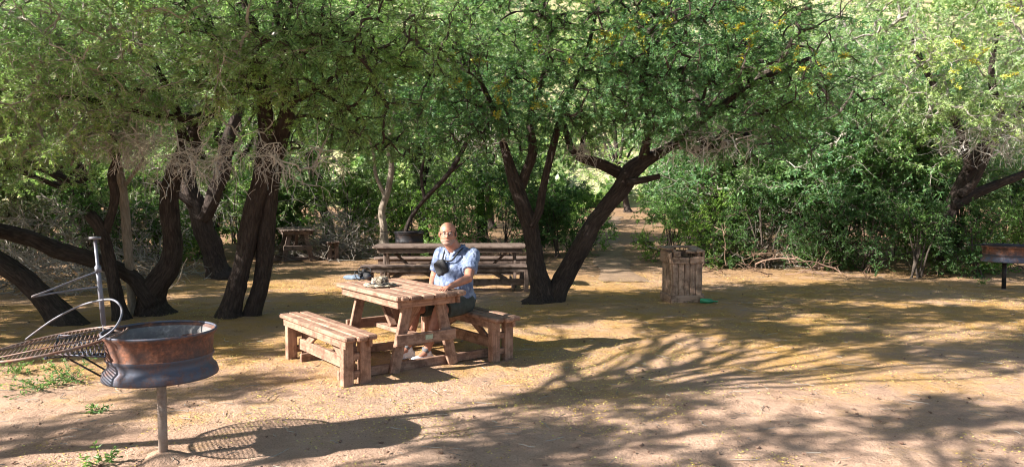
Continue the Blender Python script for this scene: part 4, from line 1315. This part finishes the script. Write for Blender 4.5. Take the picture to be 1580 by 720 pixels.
# ------------------------------------------------------------------ wooden bin
def bin_():
    b = gp(1058, 468)
    root = thing('litter_bin', (b.x, b.y + .28, 0), R(6), 'square wooden slatted bin with a broken rim standing alone on the right', 'bin')
    w = .232
    H = .80
    def panel(ang, n, name):
        mb = MB(); c, s = math.cos(ang), math.sin(ang)
        def T(x, y, z): return Vector((x * c - y * s, x * s + y * c, z))
        sw = 2 * w / n
        for k in range(n):
            x = -w + sw * (k + .5)
            board(mb, T(x, -w, .07), T(x, -w, .69 + random.uniform(-.004, .004)), sw - .008, .03, T(1, 0, 0), .004)
        mb.build('slat_panel', M['plank_bin'], root)
        mb = MB(); board(mb, T(-w - .02, -w - .03, .065), T(w + .02, -w - .03, .065), .12, .028, T(0, 0, 1), .005); mb.build('bottom_board', M['plank_bin'], root)
        mb = MB()
        if name == 'front':
            board(mb, T(-w - .01, -w - .028, .665), T(.02, -w - .032, .655), .10, .03, T(0, 0, 1), .006); board(mb, T(.035, -w - .03, .66), T(w + .02, -w - .03, .668), .10, .03, T(0, 0, 1), .006)
        else:
            board(mb, T(-w - .02, -w - .03, .70), T(w + .02, -w - .03, .70), .17, .028, T(0, 0, 1), .005)
        mb.build('upper_board', M['plank_bin'], root)
    panel(0, 5, 'front'); panel(math.pi / 2, 5, 'side'); panel(math.pi, 5, 'back'); panel(-math.pi / 2, 5, 'side')
    for sx in (-1, 1):
        for sy in (-1, 1):
            mb = MB(); board(mb, (sx * (w - .035), sy * (w - .04), .0), (sx * (w - .035), sy * (w - .04), .82), .05, .05, (1, 0, 0)); mb.build('corner_post', M['plank_bin'], root)
    # worn rim boards round the opening
    mb = MB()
    board(mb, (-w - .03, -w, .835), (-w - .03, w + .05, .835), .12, .035, (1, 0, 0), .01); mb.build('rim_board', M['plank_bin'], root)
    mb = MB(); board(mb, (-w + .05, w - .02, .838), (w + .05, w - .02, .838), .13, .035, (0, 1, 0), .01); mb.build('rim_board', M['plank_bin'], root)
    mb = MB(); board(mb, (w - .02, -w - .02, .79), (w - .02, w - .1, .825), .14, .035, (1, 0, .1), .01); mb.build('rim_board', M['plank_bin'], root)
    mb = MB(); board(mb, (-.0, -w + .06, .80), (w - .10, -w + .0, .79), .10, .035, (0, 1, .3), .012); mb.build('rim_board', M['plank_bin'], root)
    mb = MB(); board(mb, (-w + .07, -w - .02, .715), (-w + .07, -w - .02, .80), .10, .04, (1, 0, 0), .008); mb.build('rim_block', M['plank_bin'], root)
    mb = MB(); P = [(.0, .06), (.15, .06), (.18, .1), (.185, .66), (.195, .67)]
    lathe(mb, P, 32); mb.build('inner_drum', M['black_iron'], root, True)
    # green bottle
    g = gp(1090, 468)
    mb = MB(); prof = [(0, 0), (.03, .002), (.036, .012), (.037, .14), (.03, .17), (.014, .20), (.012, .25), (.015, .252), (.015, .262), (0, .262)]
    lathe(mb, prof, 20); o = mb.build('bottle', M['green_glass'], None, True, (g.x - .1, g.y, .045)); o.rotation_euler = (R(90), 0, R(72))
    tag(o, 'green bottle lying on the ground at the foot of the wooden bin', 'bottle')


bin_()


# ------------------------------------------------------------------ things on the table
def tl(u, v, z=0.7515):
    c, s = math.cos(TROT), math.sin(TROT)
    return Vector((TC.x + u * c - v * s, TC.y + u * s + v * c, z))


def lump(mb, c, rx, ry, rz, seed, amp=.18, n=26, rot=0, flat=0.0, fr=9):
    th = np.linspace(0, math.pi, n); ph = np.linspace(0, 2 * math.pi, 2 * n, endpoint=False)
    V = []
    for t in th:
        for p_ in ph:
            d = Vector((math.sin(t) * math.cos(p_), math.sin(t) * math.sin(p_), math.cos(t)))
            r = 1 + amp * mnoise.noise(Vector((d.x * rx, d.y * ry, d.z * rz)) * fr * 2 + Vector((seed, 0, 0))) + amp * .5 * mnoise.noise(Vector((d.x * rx, d.y * ry, d.z * rz)) * fr * 5 + Vector((seed, 3, 0)))
            q = Vector((d.x * rx * r, d.y * ry * r, max(-flat if flat else -9, d.z * rz * r)))
            q = Matrix.Rotation(rot, 3, 'Z') @ q
            V.append(q + Vector(c))
    m_ = 2 * n
    i = np.arange(n - 1)[:, None] * m_; j = np.arange(m_)[None]; j2 = (j + 1) % m_
    mb.add([tuple(v_) for v_ in V], [np.stack([i + j, i + m_ + j, i + m_ + j2, i + j2], -1).reshape(-1, 4)])


def table_top_point(px, py, z=.7515):
    return gp(px, py, z)


hc = table_top_point(586, 441)
hat = thing('bush_hat', hc, R(20), 'brown camouflage brimmed hat lying on the near picnic table', 'hat')
mb = MB()
rg = random.Random(3)
prof = [(0.0, .098), (.05, .096), (.078, .084), (.088, .06), (.094, .03), (.098, .014)]
lathe(mb, prof, 40, wob=.05)
mb.build('hat_crown', M['camo'], hat, True)
mb = MB()
prof = [(.096, .016), (.12, .010), (.15, .006), (.172, .012), (.174, .015), (.15, .010), (.12, .014), (.098, .02)]
lathe(mb, prof, 48, wob=.03); mb.build('brim', M['camo'], hat, True)
mb = MB(); tube(mb, [(.099 * math.cos(t), .099 * math.sin(t), .024 + .004 * math.sin(5 * t)) for t in np.linspace(0, 6.283, 40)], .005, 6, False); mb.build('hat_band', M['black_cloth'], hat, True)
for vv in hat.children:
    for v_ in vv.data.vertices:
        q = v_.co; n_ = mnoise.noise(q * 14); n2 = mnoise.noise(q * 30 + Vector((4, 4, 4)))
        v_.co.z = max(.001, q.z + (n_ * .035 + n2 * .016) * min(1, q.z / .05)); v_.co.x *= 1 + .12 * n2; v_.co.y *= 1 + .12 * n_

gc_ = table_top_point(562, 431)
cam_t = thing('camera', gc_, R(35), 'black camera with its strap lying beside the hat on the table', 'camera')
mb = MB(); board(mb, (-.065, 0, .045), (.065, 0, .045), .085, .07, (0, 0, 1), .012); board(mb, (-.02, 0, .10), (.02, 0, .10), .03, .05, (0, 0, 1), .008); mb.build('camera_body', M['black_cloth'], cam_t)
mb = MB(); tube(mb, [(0, -.03, .045), (0, -.10, .045), (0, -.14, .045)], [.036, .036, .032], 20); ln = mb.build('lens_barrel', M['black_cloth'], cam_t, True)
mb = MB(); tube(mb, [(0, -.138, .045), (0, -.143, .045)], .027, 20); mb.build('front_glass', M['lens_glass'], ln, True)
mb = MB(); hoop([(-.065, 0, .07), (-.11, -.02, .10), (-.13, -.06, .05), (-.09, -.10, .012), (-.02, .09, .11), (.05, .08, .13), (.10, .04, .10), (.068, 0, .07)], .006, mb); mb.build('strap', M['black_cloth'], cam_t, True)

bc = table_top_point(547, 431)
mb = MB(); lump(mb, (0, 0, .022), .13, .055, .03, 5, .35, 20, 0, .021)
o = mb.build('folded_cloth', M['blue_cloth'], None, True, bc); o.rotation_euler = (0, 0, R(-30))
tag(o, 'crumpled blue grey cloth at the far left corner of the near table', 'cloth')


# ------------------------------------------------------------------ seated man
PO = Vector((-.575, 7.93, 0)); PF = Vector((-.50, -.866, 0)).normalized(); PS = Vector((0, 0, 1)).cross(PF)


def pp(f, s, z): return PO + PF * f + PS * s + Vector((0, 0, z))


def union_mesh(name, prims, voxel, mat_, parent, smooth_it=3, disp=None):
    """prims: ('c', p0, r0, p1, r1) capsules, ('e', centre, (rx, ry, rz), rotation matrix) -> one continuous skin"""
    mb = MB()
    for p in prims:
        if p[0] == 'c':
            _, a_, ra, b_, rb = p
            a_, b_ = Vector(a_), Vector(b_); ax = (b_ - a_); L = ax.length; ax.normalize()
            pts = []; rr = []
            for k in range(5):
                t = math.pi / 2 * (1 - k / 5); pts.append(a_ - ax * ra * math.sin(t)); rr.append(max(ra * math.cos(t), ra * .02))
            for k in range(1, 6):
                t = k / 6; pts.append(a_ + ax * L * t); rr.append(ra + (rb - ra) * t)
            for k in range(6):
                t = math.pi / 2 * (k / 5); pts.append(b_ + ax * rb * math.sin(t)); rr.append(max(rb * math.cos(t), rb * .02))
            tube(mb, pts, rr, 20)
        elif p[0] == 't':
            tube(mb, p[1], p[2], 24)
        else:
            _, c_, rd, rot = p
            th = np.linspace(0.02, math.pi - .02, 20); ph = np.linspace(0, 2 * math.pi, 32, endpoint=False)
            V = [tuple(Vector(c_) + rot @ Vector((rd[0] * math.sin(t) * math.cos(q), rd[1] * math.sin(t) * math.sin(q), rd[2] * math.cos(t)))) for t in th for q in ph]
            i = np.arange(19)[:, None] * 32; j = np.arange(32)[None]; j2 = (j + 1) % 32
            mb.add(V, [np.stack([i + j, i + 32 + j, i + 32 + j2, i + j2], -1).reshape(-1, 4), [list(range(32))], [list(range(19 * 32, 20 * 32))[::-1]]])
    me = mb.mesh('tmp')
    bpy_o = bpy.data.objects.new('tmp', me); COL.objects.link(bpy_o)
    r_ = bpy_o.modifiers.new('r', 'REMESH'); r_.mode = 'VOXEL'; r_.voxel_size = voxel; r_.use_smooth_shade = True
    s_ = bpy_o.modifiers.new('s', 'SMOOTH'); s_.iterations = smooth_it; s_.factor = .5
    dg = bpy.context.evaluated_depsgraph_get()
    me2 = bpy.data.meshes.new_from_object(bpy_o.evaluated_get(dg))
    bpy.data.objects.remove(bpy_o)
    me2.name = name
    if disp:
        me2.update()
        cos = [v_.co.copy() for v_ in me2.vertices]; nor = [v_.normal.copy() for v_ in me2.vertices]
        for v_, c_, n_ in zip(me2.vertices, cos, nor): v_.co = c_ + n_ * disp(c_)
    me2.materials.clear(); me2.materials.append(mat_)
    inv = Matrix.Translation(-PO)
    me2.transform(inv)
    o_ = bpy.data.objects.new(name, me2); COL.objects.link(o_); o_.parent = parent
    return o_


def man():
    root = thing('person', PO, 0, 'man in light blue shirt and dark shorts sitting at the near picnic table', 'person')
    up_ = Vector((0, 0, 1))
    # head frame: looks to the camera, slightly to the picture's left
    HF = Vector((.02, -1, -.02)).normalized(); HS = up_.cross(HF).normalized(); HU = HF.cross(HS)
    HM = Matrix((HS, HF, HU)).transposed()
    HC = at(691, 361, 7.80)
    def h(s, f, z): return HC + HS * s + HF * f + HU * z
    neck = pp(.05, 0, 1.10)
    prims = [('e', h(0, -.012, .035), (.086, .100, .088), HM), ('e', h(0, .015, -.035), (.078, .082, .085), HM), ('e', h(0, .052, -.085), (.052, .042, .034), HM),
             ('e', h(.037, .05, -.035), (.030, .028, .032), HM), ('e', h(-.037, .05, -.035), (.030, .028, .032), HM),   # cheeks
             ('c', h(0, .082, .018), .0085, h(0, .106, -.022), .0145), ('e', h(.011, .094, -.025), (.009, .011, .008), HM), ('e', h(-.011, .094, -.025), (.009, .011, .008), HM),
             ('c', h(-.034, .077, .032), .010, h(.034, .077, .032), .010),  # brow
             ('e', h(.088, -.012, -.005), (.010, .020, .034), HM), ('e', h(-.088, -.012, -.005), (.010, .020, .034), HM),
             ('e', h(0, .088, -.052), (.022, .012, .006), HM), ('e', h(0, .086, -.062), (.019, .012, .006), HM),
             ('c', h(0, -.015, -.05), .072, neck, .078), ('c', neck, .074, pp(.02, 0, 1.0), .09)]
    # trunk under the clothes
    prims += [('e', pp(.02, 0, .95), (.19, .12, .17), Matrix((PS, PF, up_)).transposed()), ('e', pp(.06, 0, .70), (.185, .165, .17), Matrix((PS, PF, up_)).transposed()),
              ('c', pp(.01, -.14, 1.03), .055, pp(.01, .14, 1.03), .055)]
    # left arm resting on the table edge
    shL = pp(.02, .195, 1.045); elL = Vector((-.445, 7.56, .835)); wrL = Vector((-.60, 7.35, .785))
    shR = pp(.03, -.195, 1.035); elR = pp(.06, -.275, .79); wrR = pp(.27, -.16, .715)
    prims += [('c', shL, .062, elL, .046), ('c', elL, .047, wrL, .030), ('c', shR, .062, elR, .046), ('c', elR, .046, wrR, .029)]
    def hand(w_, fd, sd, curl):
        """palm with four fingers and a thumb"""
        nrm = Vector((0, 0, 1)); out = []
        pc = w_ + fd * .052
        out.append(('c', w_ + fd * .02 - sd * .008, .021, w_ + fd * .078 - sd * .022, .0155)); out.append(('c', w_ + fd * .02 + sd * .008, .021, w_ + fd * .078 + sd * .022, .0155))
        out.append(('c', w_ + fd * .02, .02, w_ + fd * .08, .016))
        for k, (o_, l_) in enumerate(((-.031, .062), (-.0105, .075), (.0105, .082), (.031, .074))):
            a_ = w_ + fd * (.086 - abs(o_ - .005) * .15) + sd * o_
            d1 = (fd + sd * o_ * 3 - nrm * curl * .2).normalized(); b_ = a_ + d1 * l_ * .5
            c_ = b_ + (d1 - nrm * curl).normalized() * l_ * .5
            out.append(('c', a_, .0092, b_, .0085)); out.append(('c', b_, .0085, c_, .0072))
        a_ = w_ + fd * .03 + sd * .024; b_ = a_ + (fd * .6 + sd * .8).normalized() * .038; c_ = b_ + (fd * .95 + sd * .3).normalized() * .03
        out.append(('c', a_, .013, b_, .0105)); out.append(('c', b_, .0105, c_, .0085))
        return out
    fdL = (wrL - elL); fdL.z = -.02; fdL.normalize(); sdL = fdL.cross(up_).normalized()
    handL0 = wrL.copy(); handL0.z = .778
    prims += hand(handL0, fdL, sdL, .35)
    fdR = (wrR - elR).normalized(); sdR = -fdR.cross(up_).normalized()
    prims += hand(wrR, fdR, sdR, .5)
    # legs
    hipL = pp(.03, .10, .545); hipR = pp(.03, -.10, .545)
    knL = Vector((-.735, 7.455, .52)); knR = Vector((-.99, 7.60, .52))
    anL = Vector((-.865, 7.44, .10)); anR = Vector((-1.08, 7.62, .10))
    prims += [('c', hipL, .105, knL, .062), ('c', hipR, .105, knR, .062), ('c', knL, .060, knL.lerp(anL, .35), .060), ('c', knL.lerp(anL, .35), .060, anL, .036), ('c', knR, .060, knR.lerp(anR, .35), .060), ('c', knR.lerp(anR, .35), .060, anR, .036),
              ('c', anL, .038, anL + Vector((-.07, -.06, -.05)), .034), ('c', anR, .038, anR + Vector((-.07, -.06, -.05)), .034)]
    union_mesh('body', prims, .0052, M['skin'], root, 2)
    BM = Matrix((PS, PF, up_)).transposed()
    # shirt: torso, belly, yoke and flared short sleeves
    prim_extra = []
    def sleeve(sh, el, t):
        d = (el - sh).normalized(); e = sh + (el - sh) * t; prim_extra.append(('e', tuple(sh + Vector((0, 0, .004))), (.080, .080, .080), BM))
        return ('t', [sh - d * .05, sh - d * .02, sh, sh.lerp(e, .4), e - d * .02, e], [.05, .070, .080, .079, .077, .077])
    sp = [('t', [pp(.05, 0, .545), pp(.05, 0, .60), pp(.075, 0, .72), pp(.065, 0, .82), pp(.03, 0, .92), pp(.02, 0, 1.0), pp(.03, 0, 1.07), pp(.04, 0, 1.105)], [.175, .20, .205, .195, .175, .155, .11, .086]),
          ('e', pp(.10, 0, .74), (.215, .18, .18), BM), ('e', pp(.03, 0, .93), (.215, .145, .155), BM),
          ('c', pp(.02, -.17, 1.03), .083, pp(.02, .17, 1.03), .083), ('c', pp(.02, -.06, 1.07), .085, pp(.02, .06, 1.07), .085), sleeve(shL, elL, .70), sleeve(shR, elR, .72),
          ('e', pp(-.03, 0, .60), (.19, .15, .09), BM)]
    def wr(c_):
        q = Vector((c_.x * 5, c_.y * 5, c_.z * 13 + 2.0 * mnoise.noise(c_ * 4)))
        return .011 * mnoise.noise(q) + .004 * mnoise.noise(c_ * 34)
    union_mesh('shirt', sp + prim_extra, .0075, M['shirt'], root, 2, wr)
    mb = MB()  # collar and open placket
    cpts = [pp(.135, -.015, 1.04), pp(.125, -.055, 1.085), pp(.07, -.085, 1.118), pp(.0, -.075, 1.135), pp(-.04, 0, 1.14), pp(.0, .075, 1.135), pp(.07, .085, 1.118), pp(.125, .055, 1.085), pp(.14, .015, 1.04)]
    c = catmull([tuple(p - PO) for p in cpts], .015)
    tube(mb, c, np.interp(np.linspace(0, 1, len(c)), [0, .12, .5, .88, 1], [.010, .022, .018, .022, .010]), 10)
    mb.build('collar', M['shirt'], root, True)
    mb = MB(); tube(mb, [pp(.125, .0, 1.03) - PO, pp(.178, .0, .95) - PO, pp(.232, 0, .84) - PO, pp(.252, 0, .72) - PO], [.010, .010, .010, .009], 8); mb.build('button_placket', M['shirt'], root, True)
    # shorts
    def trouser(hp, kn, t):
        e = hp.lerp(kn, t); return ('t', [hp - (kn - hp).normalized() * .06, hp, hp.lerp(e, .5), e], [.10, .125, .112, .100])
    union_mesh('shorts', [trouser(hipL, knL, .84), trouser(hipR, knR, .84), ('e', pp(-.02, 0, .56), (.185, .15, .11), BM)], .008, M['shorts'], root, 2, lambda c_: .008 * mnoise.noise(c_ * 14))
    # hair fringe, stubble, eyes, glasses
    hp = []
    mbh = MB()
    def cap(mb_, zlo, zhi, amin, scale, offs, jag=.0, fn=None):
        rows = []; nz, na = 18, 56
        V = []
        for i in range(nz):
            t = i / (nz - 1)
            for j in range(na):
                a_ = amin + (2 * math.pi - 2 * amin) * j / (na - 1)
                lo, hi = (zlo, zhi) if fn is None else fn(a_)
                z = lo + (hi - lo) * t
                zz = max(-.99, min(.99, (z - .035) / .088))
                rr_ = math.sqrt(max(0, 1 - zz * zz)) if z > .035 else 1 - .10 * ((.035 - z) / .1) ** 2
                k_ = scale + jag * mnoise.noise(Vector((a_ * 9, z * 90, 1)))
                V.append(tuple(h(math.sin(a_) * .086 * rr_ * k_, -.012 + math.cos(a_) * .098 * rr_ * k_, z) - PO))
        i = np.arange(nz - 1)[:, None] * na; j = np.arange(na - 1)[None]
        mb_.add(V, [np.stack([i + j, i + na + j, i + na + j + 1, i + j + 1], -1).reshape(-1, 4)])
    cap(mbh, -.05, .09, 1.15, 1.035, 0, .02, lambda a_: (-.055 + .03 * (abs(a_ - math.pi) > 1.4), .035 + .055 * (1 - (abs(a_ - math.pi) / 2.0) ** 2)))
    mbh.build('hair', M['hair'], root, True)
    mb = MB()
    for s in (-1, 1):
        q = h(s * .031, .079, .012) - PO
        tube(mb, [q - HS * .012, q - HS * .006 + HF * .002, q + HS * .006 + HF * .002, q + HS * .012], [.002, .0075, .0075, .002], 10)
    mb.build('eyes', M['eye_white'], root, True)
    mb = MB()
    for s in (-1, 1):
        q = h(s * .031 - .002, .0865, .012) - PO; tube(mb, [q, q + HF * .003], .0048, 12)
    mb.build('pupils', M['eye_dark'], root, True)
    mb = MB()
    for s in (-1, 1):
        q = h(s * .031, .083, .030) - PO; tube(mb, [q - HS * .018 - HU * .004 * s * s, q + HU * .003, q + HS * .018 - HU * .003], [.003, .0045, .003], 8)
    mb.build('eyebrows', M['hair'], root, True)
    mb = MB(); q = h(0, .099, -.058) - PO; tube(mb, [q - HS * .027 - HF * .010 + HU * .006, q - HS * .012, q + HS * .012, q + HS * .027 - HF * .010 + HU * .006], [.002, .0045, .0045, .002], 8); mb.build('lips', M['lip'], root, True)
    mb = MB()
    for s in (-1, 1):
        q = h(s * .033, .1, .008) - PO
        tube(mb, [q + HS * .024 * math.cos(t) + HU * .018 * math.sin(t) for t in np.linspace(0, 6.283, 24)], .0017, 6, False)
        tube(mb, [q + HS * s * .024 + HU * .006, h(s * .078, .05, .012) - PO, h(s * .086, -.02, .012) - PO], .0017, 6)
    tube(mb, [h(-.009, .1, .010) - PO, h(0, .104, .014) - PO, h(.009, .1, .010) - PO], .0017, 6)
    mb.build('glasses', M['black_cloth'], root, True)
    # stubble: jaw shell
    mb = MB()
    union_mesh('beard_stubble', [('e', h(0, .017, -.060), (.0765, .0805, .052), HM), ('e', h(0, .054, -.088), (.053, .043, .033), HM)], .005, M['stubble'], root, 1)
    # pouch on the chest with a strap
    pc = pp(.235, -.055, .925)
    d1 = PS * .86 + up_ * .42; d2 = up_ - d1 * up_.dot(d1.normalized()); d1.normalize(); d2.normalize()
    def q3(a_, b_, c_): return pc + d1 * a_ * .9 + d2 * b_ * .95 + PF * c_
    union_mesh('chest_pouch', [('c', q3(-.045, -.05, .0), .034, q3(.045, -.05, .0), .034), ('c', q3(-.045, .05, 0), .030, q3(.045, .05, 0), .030), ('c', q3(-.05, -.05, 0), .032, q3(-.05, .05, 0), .03), ('c', q3(.05, -.05, 0), .032, q3(.05, .05, 0), .03),
                               ('c', q3(0, -.05, .008), .04, q3(0, .055, 0), .036)], .005, M['black_cloth'], root, 1)
    for s in (-1, 1):
        mb = MB(); c = catmull([tuple(p - PO) for p in (q3(s * .06, .06, 0), pp(.20, s * .06 - .01, 1.0), pp(.135, s * .085, 1.075), pp(.06, s * .098, 1.125), pp(-.05, s * .05, 1.15))], .02)
        tube(mb, c, .009, 8); mb.build('neck_strap', M['black_cloth'], root, True)
    # shoes
    for an, d in ((anL, Vector((-.75, -.66, 0))), (anR, Vector((-.8, -.6, 0)))):
        d = d.normalized(); b_ = Vector((an.x, an.y, 0)) - d * .05; sd_ = up_.cross(d)
        def e(a_, z_, c_=0): return b_ + d * a_ + sd_ * c_ + up_ * z_
        so = union_mesh('shoe', [('c', e(0, .042), .038, e(.10, .044), .044), ('c', e(.10, .044), .044, e(.20, .038), .036), ('c', e(.02, .05), .04, e(.04, .095), .044)], .005, M['white_shoe'], root, 2)
        for v_ in so.data.vertices: v_.co.z = max(.012, v_.co.z)
        mb = MB(); tube(mb, [e(-.035, .012) - PO, e(.0, .012) - PO, e(.10, .012) - PO, e(.2, .012) - PO, e(.235, .014) - PO], [.02, .040, .047, .040, .02], 16)
        for v_ in range(1): pass
        so2 = mb.build('sole', M['white_shoe'], so, True)
        for v_ in so2.data.vertices: v_.co.z = .004 + max(0, min(.02, v_.co.z))
        mb = MB(); tube(mb, [an - PO + up_ * .0, an - PO + up_ * .05], [.042, .043], 16); mb.build('sock', M['sock'], root, True)


man()
# ------------------------------------------------------------------ light, sky, camera
SUN_EL, SUN_DIR = R(31.0), Vector((-.94, -.34, 0)).normalized()
w = bpy.data.worlds.new('World'); SC.world = w; w.use_nodes = True
nt = w.node_tree
bg = nt.nodes['Background']
sky = nt.nodes.new('ShaderNodeTexSky'); sky.sky_type = 'NISHITA'; sky.sun_disc = False
sky.sun_elevation = SUN_EL; sky.sun_rotation = math.atan2(SUN_DIR.x, SUN_DIR.y)
sky.air_density = 1.0; sky.dust_density = 1.0; sky.ozone_density = 1.0
nt.links.new(sky.outputs[0], bg.inputs[0]); bg.inputs[1].default_value = .062
ld = bpy.data.lights.new('sun', 'SUN'); ld.energy = 5.0; ld.angle = R(.53); ld.color = (1, .945, .86)
lo = bpy.data.objects.new('sun', ld); COL.objects.link(lo)
sd = Vector((SUN_DIR.x * math.cos(SUN_EL), SUN_DIR.y * math.cos(SUN_EL), math.sin(SUN_EL)))
lo.rotation_euler = sd.to_track_quat('Z', 'Y').to_euler(); lo.location = (-20, -8, 20)

cd = bpy.data.cameras.new('camera'); cd.sensor_width = 36; cd.sensor_fit = 'HORIZONTAL'
cd.lens = 36 * F / 1580; cd.clip_end = 1000; cd.clip_start = .05
co = bpy.data.objects.new('camera', cd); COL.objects.link(co)
co.location = (0, 0, CAMH); co.rotation_euler = (math.pi / 2 - PITCH, 0, 0)
SC.camera = co
SC.view_settings.view_transform = 'Standard'; SC.view_settings.look = 'None'
SC.view_settings.exposure = 1.78; SC.view_settings.gamma = 1
SC.view_settings.use_curve_mapping = False
cy = SC.cycles
cy.max_bounces = 8; cy.diffuse_bounces = 4; cy.transmission_bounces = 4
cy.filter_width = 1.1
